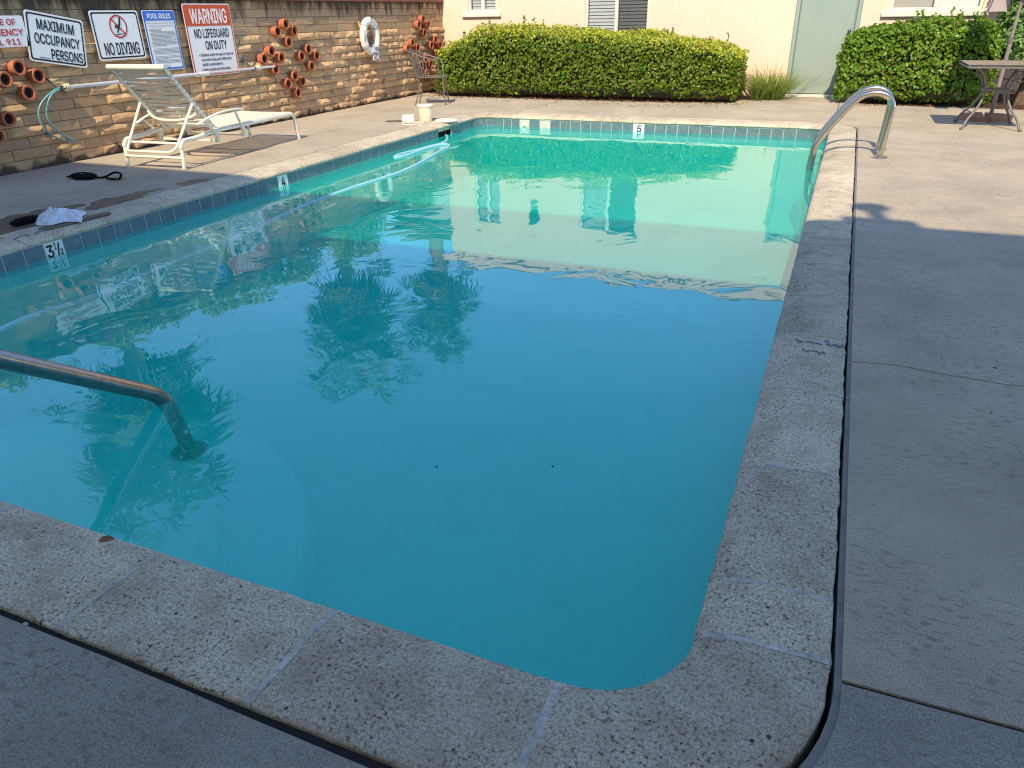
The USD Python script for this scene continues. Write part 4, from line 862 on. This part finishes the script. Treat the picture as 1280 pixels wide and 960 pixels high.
obj('rear_bar', tube(fillet([(-HW, .02, .25), (-HW + .03, .10, .235), (HW - .03, .10, .235), (HW, .02, .25)], .05), .013, 8), ENAMEL, ch, smooth=True)
obj('cross_bar', tube([(-HW, .56, .20), (HW, .56, .20)], .014, 8), ENAMEL, ch); obj('cross_bar', tube([(-HW, 1.0, .20), (HW, 1.0, .20)], .014, 8), ENAMEL, ch)
obj('front_bar', tube([(-HW, 2.02, .285), (HW, 2.02, .285)], .018, 10), ENAMEL, ch, smooth=True)
obj('top_bar', tube([(-.33, .025, .94), (.33, .025, .94)], .026, 12), ENAMEL, ch, smooth=True)
obj('back_prop', tube(fillet([(-.32, .33, .595), (-.325, .03, .20), (-.30, -.01, .165), (.22, -.01, .165), (.27, .03, .20), (.32, .33, .595)], .07, 6), .014, 10), ENAMEL, ch, smooth=True)
obj('back_brace', tube(curve([(-.32, .40, .50), (-.2, .35, .44), (0, .33, .42), (.2, .35, .44), (.32, .40, .50)]), .014, 8), ENAMEL, ch, smooth=True)
def strap(p0, ddir, nrm, w, hw, sag=.012):
    xs_ = np.linspace(-hw, hw, 11); V = []; ddir = np.array(ddir); nrm = np.array(nrm)
    for x in xs_:
        c = np.array(p0) + np.array([x, 0, 0]) - nrm * sag * (1 - (x/hw)**2)
        V += [c - ddir*w/2 + nrm*.002, c + ddir*w/2 + nrm*.002, c + ddir*w/2 - nrm*.002, c - ddir*w/2 - nrm*.002]
    # wrap round the rails at both ends
    F = []
    for i in range(10):
        for k in range(4):
            l = (k+1) % 4; F += [[i*4+k, i*4+l, (i+1)*4+l], [i*4+k, (i+1)*4+l, (i+1)*4+k]]
    F += [[0, 2, 1], [0, 3, 2], [40, 41, 42], [40, 42, 43]]
    ends = []
    for s in (-1, 1):
        a = np.linspace(-1.6, 1.7, 7)
        for h_ in (0,):
            Vv = []
            for t in a:
                c = np.array(p0) + np.array([s * (hw + .0235 * math.cos(t)), 0, 0]) + nrm * (.0235 * math.sin(t) - .0225)
                Vv += [c - ddir*w/2, c + ddir*w/2]
            Ff = []
            for i in range(6): Ff += [[2*i, 2*i+1, 2*i+3], [2*i, 2*i+3, 2*i+2]]
            ends.append((np.array(Vv), np.array(Ff)))
    return cat_([(np.array(V), np.array(F))] + ends)
bd = np.array([0, -.57, .635]); bl = np.linalg.norm(bd); bd = bd / bl; bn = np.array([0, bd[2], -bd[1]])
for k in range(14):
    t = .045 + k * (bl - .07) / 13.6; p = np.array([0, .60, .30]) + bd * t + bn * .024
    obj('back_strap', strap(p, bd, bn, .035, .315), VINYL, ch)
for k in range(21):
    obj('seat_strap', strap((0, .66 + k * .0645, .326), (0, 1, 0), (0, 0, 1), .043, HW, .008), VINYL, ch)

# ------------------------------------------------------------------ patio furniture
tbx, tby = 1.76, 9.83
tab = thing('patio_table', 'square grey metal patio table with curved legs cut by the right edge', 'table', (tbx, tby, 0))
tp = sbox(1.35, 9.30, 2.24, 10.22).buffer(-.03).buffer(.03, quad_segs=4)
obj('table_top', extrude(tp, .712, .722), IRON_R, tab); obj('rim', extrude(tp.difference(tp.buffer(-.02)), .690, .7275), IRON, tab)
for sx in (-1, 1):
    for sy in (-1, 1):
        P = [(tbx + sx*.30, tby + sy*.34, .70), (tbx + sx*.20, tby + sy*.24, .62), (tbx + sx*.125, tby + sy*.14, .48), (tbx + sx*.12, tby + sy*.135, .38), (tbx + sx*.17, tby + sy*.20, .24), (tbx + sx*.26, tby + sy*.31, .11), (tbx + sx*.29, tby + sy*.35, .02), (tbx + sx*.315, tby + sy*.375, .012)]
        lg = obj('leg', tube(curve(P, 5), .0135, 8), IRON, tab, smooth=True); obj('foot', T(trimesh.creation.icosphere(1, .02), (tbx + sx*.305, tby + sy*.365, .016)), IRON, lg)
        obj('scroll', tube([(tbx + sx*.17 + .045*math.cos(a)*sx, tby + sy*.20, .60 + .045*math.sin(a)) for a in np.linspace(-2, 2.6, 12)], .008, 6), IRON, lg)
obj('shelf', extrude(sbox(tbx - .135, tby - .15, tbx + .135, tby + .15), .415, .44), IRON, tab)
um = thing('patio_umbrella', 'patio umbrella on a brown pole standing behind the patio table', 'umbrella', (1.90, 10.62, 0))
obj('pole', tube([(1.90, 10.62, .05), (1.905, 10.62, .95)], .024, 12), POLEB, um, smooth=40); obj('pole', tube([(1.905, 10.62, .94), (1.93, 10.62, 2.95)], .019, 12), POLEB, um, smooth=40)
obj('collar', tube([(1.905, 10.62, .90), (1.905, 10.62, .97)], .029, 12), IRON, um)
for k in range(4):
    a = np.linspace(k*math.pi/2 + .06, (k+1)*math.pi/2 - .06, 8); pol = Polygon([(1.84 + .05*math.cos(a[3]), 10.55 + .05*math.sin(a[3]))] + [(1.84 + .30*math.cos(t), 10.55 + .30*math.sin(t)) for t in a]); obj('base_weight', extrude(pol, .0, .06), PAVER, um)
def canopy():
    nseg = 16; V = []; F = []; ax = np.array([1.93, 10.62, 2.95])
    for i in range(7):
        t = i / 6; rr = .04 + .20 * t + .05 * t * t
        for k in range(nseg):
            a = k * 2 * np.pi / nseg; fold = 1 + .28 * (1 if k % 2 else -1) * t; drop = 1.35 * t + (.34 * t if 6 <= k <= 10 else 0)
            V.append(ax + np.array([math.cos(a) * rr * fold + (.01*t if 6 <= k <= 10 else 0) - .03*t, math.sin(a) * rr * fold, -drop]))
    for i in range(6):
        for k in range(nseg):
            l = (k+1) % nseg; F += [[i*nseg+k, i*nseg+l, (i+1)*nseg+l], [i*nseg+k, (i+1)*nseg+l, (i+1)*nseg+k]]
    return (np.array(V), np.array(F))
cn = obj('canopy', canopy(), CANVAS, um, smooth=False); obj('finial', T(trimesh.creation.icosphere(2, .03), (1.93, 10.62, 2.97)), POLEB, um)

pc = thing('patio_chair', 'grey wrought iron patio chair against the block wall by the hedge', 'chair', (-6.27, 10.47, 0), rotz=math.radians(20), local=True)
# local: +x forward (towards the pool), seat at .43
seat = sbox(-.22, -.22, .24, .22).buffer(-.05).buffer(.05)
bars = unary_union([LineString([(-.25 + k*.035, -.25), (-.25 + k*.035, .25)]).buffer(.011) for k in range(16)] + [LineString([(-.25, -.25 + k*.035), (.25, -.25 + k*.035)]).buffer(.011) for k in range(16)])
obj('seat', extrude(seat.intersection(bars.union(seat.difference(seat.buffer(-.02)))), .424, .434), IRON, pc)
for s in (-1, 1):
    obj('leg', tube(curve([(.21, s*.19, .425), (.22, s*.20, .2), (.235, s*.205, 0)], 4), .011, 7), IRON, pc, smooth=True)
    obj('leg', tube(curve([(-.18, s*.18, .425), (-.20, s*.185, .22), (-.27, s*.20, 0)], 4), .011, 7), IRON, pc, smooth=True)
def back_pt(a, z): # flared barrel back, a in -1..1
    f = (z - .43) / .42; r_ = .225 + .09 * f
    return (-.02 - r_ * math.cos(a * 1.25) - .06 * f, r_ * math.sin(a * 1.25) * 1.02, z + .02 * f * (1 - abs(a)))
for k in range(13):
    a = -1 + k / 6; obj('back_bar', tube([back_pt(a, z) for z in np.linspace(.43, .82 - .05 * a * a, 5)], .0065, 6), IRON, pc)
obj('back_rim', tube([back_pt(a, .82 - .05*a*a) for a in np.linspace(-1, 1, 15)], .011, 7), IRON, pc, smooth=True)
obj('back_rim', tube([back_pt(a, .68 - .04*a*a) for a in np.linspace(-1, 1, 15)], .007, 6), IRON, pc, smooth=True)
for s in (-1, 1): obj('armrest', tube(curve([back_pt(s, .76), (.06, s*.27, .70), (.14, s*.26, .66), (.16, s*.23, .55), (.18, s*.2, .43)], 5), .010, 7), IRON, pc, smooth=True)

# ------------------------------------------------------------------ small things on the deck
bk = thing('bucket', 'cream plastic bucket standing by the far left pool corner', 'bucket', (-5.30, 8.47, 0))
obj('body', lathe([(0, .002), (.088, .002), (.098, .19), (.112, .19), (.114, .215), (.104, .215), (.095, .06), (0, .06)], 28, (-5.30, 8.47, 0)), BUCKET, bk, smooth=40); obj('lid', lathe([(.0, .222), (.105, .222), (.116, .216), (.116, .205), (.1, .205)], 28, (-5.30, 8.47, 0)), WHITEP, bk, smooth=40)
bs = thing('skimmer_basket', 'low white plastic basket beside the cream bucket', 'basket', (-5.53, 8.38, 0))
obj('body', lathe([(0, .002), (.10, .002), (.105, .02), (.085, .075), (.05, .085), (.0, .086)], 20, (-5.53, 8.38, 0)), WHITEP, bs, smooth=40)
for k in range(8): a = k*math.pi/4; obj('rib', rbox((-5.53 + .075*math.cos(a) - .012, 8.38 + .075*math.sin(a) - .012, .03), (-5.53 + .075*math.cos(a) + .012, 8.38 + .075*math.sin(a) + .012, .09)), WHITEP, bs)
lid = thing('plastic_disc', 'flat white round lid lying right of the bucket', 'lid', (-5.0, 8.5, 0)); obj('disc', lathe([(0, .003), (.16, .003), (.165, .012), (.155, .024), (.12, .03), (0, .028)], 28, (-5.0, 8.52, 0)), WHITEP, lid, smooth=40); obj('knob', lathe([(0, .028), (.03, .028), (.025, .04), (0, .042)], 14, (-5.0, 8.52, 0)), WHITEP, lid)
ps = thing('plastic_strip', 'thin white plastic ring lying in front of the bucket', 'ring', (-5.3, 8.12, 0)); obj('strip', lathe([(.13, .003), (.155, .003), (.155, .014), (.13, .014), (.13, .003)], 28, (-5.32, 8.13, 0)), WHITEP, ps)
def blob(pts, r_, seed, z=.0032):
    p = LineString(pts).buffer(r_, quad_segs=6) if len(pts) > 1 else Polygon()
    b = np.array(p.exterior.coords)[:-1]; c = b.mean(0); rr = fbm(np.stack([b[:, 0]*9, b[:, 1]*9, b[:, 0]*0], 1), 4, seed) - .5
    d = b - c; ok = Polygon(b + d / np.linalg.norm(d, axis=1, keepdims=True) * (rr * r_ * 1.1)[:, None]).buffer(0).segmentize(.03)
    bb = np.array((max(getattr(ok, 'geoms', [ok]), key=lambda g_: g_.area)).exterior.coords)[:-1]; n3 = fbm(np.stack([bb[:, 0]*26, bb[:, 1]*26, bb[:, 0]*0], 1), 3, seed + 9) - .5; dd = bb - bb.mean(0); bb = bb + dd / np.linalg.norm(dd, axis=1, keepdims=True) * n3[:, None] * r_ * .35
    return Polygon(bb).buffer(0)
def rough_poly(pts, amp, seed):
    p = Polygon(pts).buffer(-.03).buffer(.03).segmentize(.02); b = np.array(p.exterior.coords)[:-1]
    b = b + (np.stack([fbm(np.stack([b[:, 0]*9, b[:, 1]*9, b[:, 0]*0], 1), 4, seed), fbm(np.stack([b[:, 0]*9, b[:, 1]*9, b[:, 0]*0 + 5], 1), 4, seed)], 1) - .5) * amp
    return Polygon(b).buffer(0)
wet = unary_union([rough_poly([(-5.1, 1.7), (-5.5, 1.8), (-5.56, 2.3), (-5.68, 2.62), (-5.62, 2.9), (-5.50, 3.05), (-5.42, 2.95), (-5.40, 2.75), (-5.1, 2.8)], .16, 1), rough_poly([(-5.1, 2.92), (-5.32, 2.9), (-5.46, 3.1), (-5.44, 3.42), (-5.36, 3.7), (-5.30, 3.72), (-5.28, 3.4), (-5.1, 3.35)], .14, 3), rough_poly([(-5.24, 3.88), (-5.38, 3.9), (-5.36, 4.1), (-5.22, 4.25)], .07, 4)])
wet = wet.difference(coping_outer(.004).buffer(.0))
obj('wet_patch', extrude(wet, .0016, .0030), WET, kind='structure')
obj('wet_patch', extrude(blob([(-5.05, 2.38), (-5.03, 2.62), (-5.02, 2.85)], .05, 6), .0035, .0048), WET, kind='structure')
obj('wet_patch', extrude(blob([(-5.76, 8.30), (-5.55, 8.40)], .09, 7), .0016, .0030), WET, kind='structure')
# towel
tw = thing('towel', 'crumpled white towel on the wet deck by the 3 1/2 depth mark', 'towel', (-5.2, 2.6, 0))
n = 46; U, V_ = np.meshgrid(np.linspace(-1, 1, n), np.linspace(-1, 1, n), indexing='ij')
rad_ = np.sqrt(U**2 + V_**2); pn = np.stack([U*1.7 + 3, V_*1.9, U*0], -1)
hgt = .012 + .05 * np.clip(1 - rad_**2 * .8, 0, 1) * (.4 + 2.6 * np.abs(fbm(pn, 3, 12) - .5)) + .028 * np.abs(np.sin(5*U + 4*V_ + 8*fbm(pn, 3, 5))) * np.clip(1.15 - rad_, 0, 1)
hgt = hgt + .016 * (fbm(np.stack([U*5, V_*5, U*0 + 2], -1), 3, 9) - .4)
edge = np.clip((1.02 - np.maximum(np.abs(U), np.abs(V_))) * 7, 0, 1); hgt = hgt * (.2 + .8 * edge)
shr = .75 + .55 * fbm(np.stack([U*1.6, V_*1.6, U*0 + 7], -1), 3, 3)
ca_, sa_ = math.cos(.8), math.sin(.8); xa_, ya_ = U * .15 * shr, V_ * .17 * shr + .03 * np.sin(4 * U)
Pp = np.stack([-5.19 + xa_ * ca_ - ya_ * sa_, 2.60 + xa_ * sa_ + ya_ * ca_, hgt + .004], -1).reshape(-1, 3); k = np.arange(n*n).reshape(n, n)
Ff = q(k[:-1, :-1], k[1:, :-1], k[1:, 1:], k[:-1, 1:])
obj('cloth', (Pp, Ff), TOWEL, tw, smooth=True)
bo = thing('black_pouch', 'black cloth pouch sticking out from under the white towel', 'pouch', (-5.42, 2.42, 0))
obj('body', T(trimesh.creation.icosphere(3, 1.0).apply_scale([.045, .12, .028]), (-5.33, 2.42, .027)), BLACKC, bo, smooth=True)
bg = thing('black_bag', 'flat black bag with a loop strap lying near the wall', 'bag', (-6.42, 3.82, 0))
m = trimesh.creation.icosphere(3, 1.0).apply_scale([.15, .085, .032]); vv = np.array(m.vertices); vv[:, 2] = np.clip(vv[:, 2], -.022, .03)
obj('body', (vv + [-6.43, 3.82, .026], np.array(m.faces)), BLACKC, bg, smooth=60)
obj('strap', tube(curve([(-6.31, 3.83, .02), (-6.24, 3.86, .014), (-6.18, 3.87, .03), (-6.14, 3.93, .055), (-6.06, 3.93, .045), (-6.04, 3.88, .012), (-6.10, 3.85, .012), (-6.18, 3.86, .014)]), .010, 7), BLACKC, bg, smooth=True)
obj('tab', rbox((-6.60, 3.76, .012), (-6.55, 3.80, .026)), BLACKC, bg); obj('buckle', rbox((-6.41, 3.775, .056), (-6.395, 3.79, .060)), STEEL, bg)
# floating hose
ho = thing('pool_hose', 'pale blue floating cleaner hose trailing from the skimmer across the pool', 'hose', (-4.2, 4, WZ))
HP = [(-W - .06, 8.38), (-4.83, 8.20), (-4.64, 7.74), (-4.66, 7.42), (-4.70, 7.05), (-4.73, 6.72), (-4.68, 6.58), (-4.62, 6.75), (-4.63, 7.1), (-4.62, 7.42), (-4.55, 7.62), (-4.42, 7.45), (-4.37, 7.10), (-4.24, 6.5), (-4.15, 5.76), (-4.20, 4.9), (-4.18, 4.15), (-4.08, 3.25), (-4.02, 2.4), (-3.95, 1.75), (-3.98, 1.42), (-3.92, 1.1), (-3.75, .6)]
hz = [-.17] + [-.166] * 13 + [-.168, -.172, -.180, -.186, -.190, -.188, -.18, -.176, -.185]
obj('tube', tube(curve([(a, b, c + .006) for (a, b), c in zip(HP, hz)], 8), .0165, 10), HOSEM, ho, smooth=True)
# leaves and insects
lf = obj('dry_leaf', T(leaves(np.array([[0, 0, 0.]]), np.array([[0, 0, 1.]]), .05, .05, .6, 3), (-1.615, -.055, .008)), LEAFB); setd(lf, label='single brown leaf lying on the near coping stone', category='leaf')
for (x, y), lb in zip([(-1.05, .86), (-.65, 1.02)], ['tiny dark insect floating left of mid pool', 'tiny brown insect floating right of mid pool']):
    b_ = obj('insect', T(trimesh.creation.icosphere(1, 1.0).apply_scale([.005, .003, .002]), (x, y, WZ + .003)), BLACKC); setd(b_, label=lb, category='insect')
r = np.random.default_rng(88); nb2 = 46
P = np.stack([r.uniform(.4, 2.6, nb2), r.uniform(.3, 11.5, nb2), np.full(nb2, .004)], 1)
obj('leaf_litter', leaves(P, np.tile([0, 0, 1.], (nb2, 1)), .018, .25, .5, 6), LEAFB, kind='stuff')
# crumbs in the near expansion gap
r = np.random.default_rng(77)
pe = [T(trimesh.creation.icosphere(1, 1).apply_scale(r.uniform(.004, .009, 3)), (r.uniform(-2.2, -.25), -NW - .018 + r.normal(0, .006), -.010)) for _ in range(9)]
obj('gap_pebbles', pe, GROUT, kind='stuff')
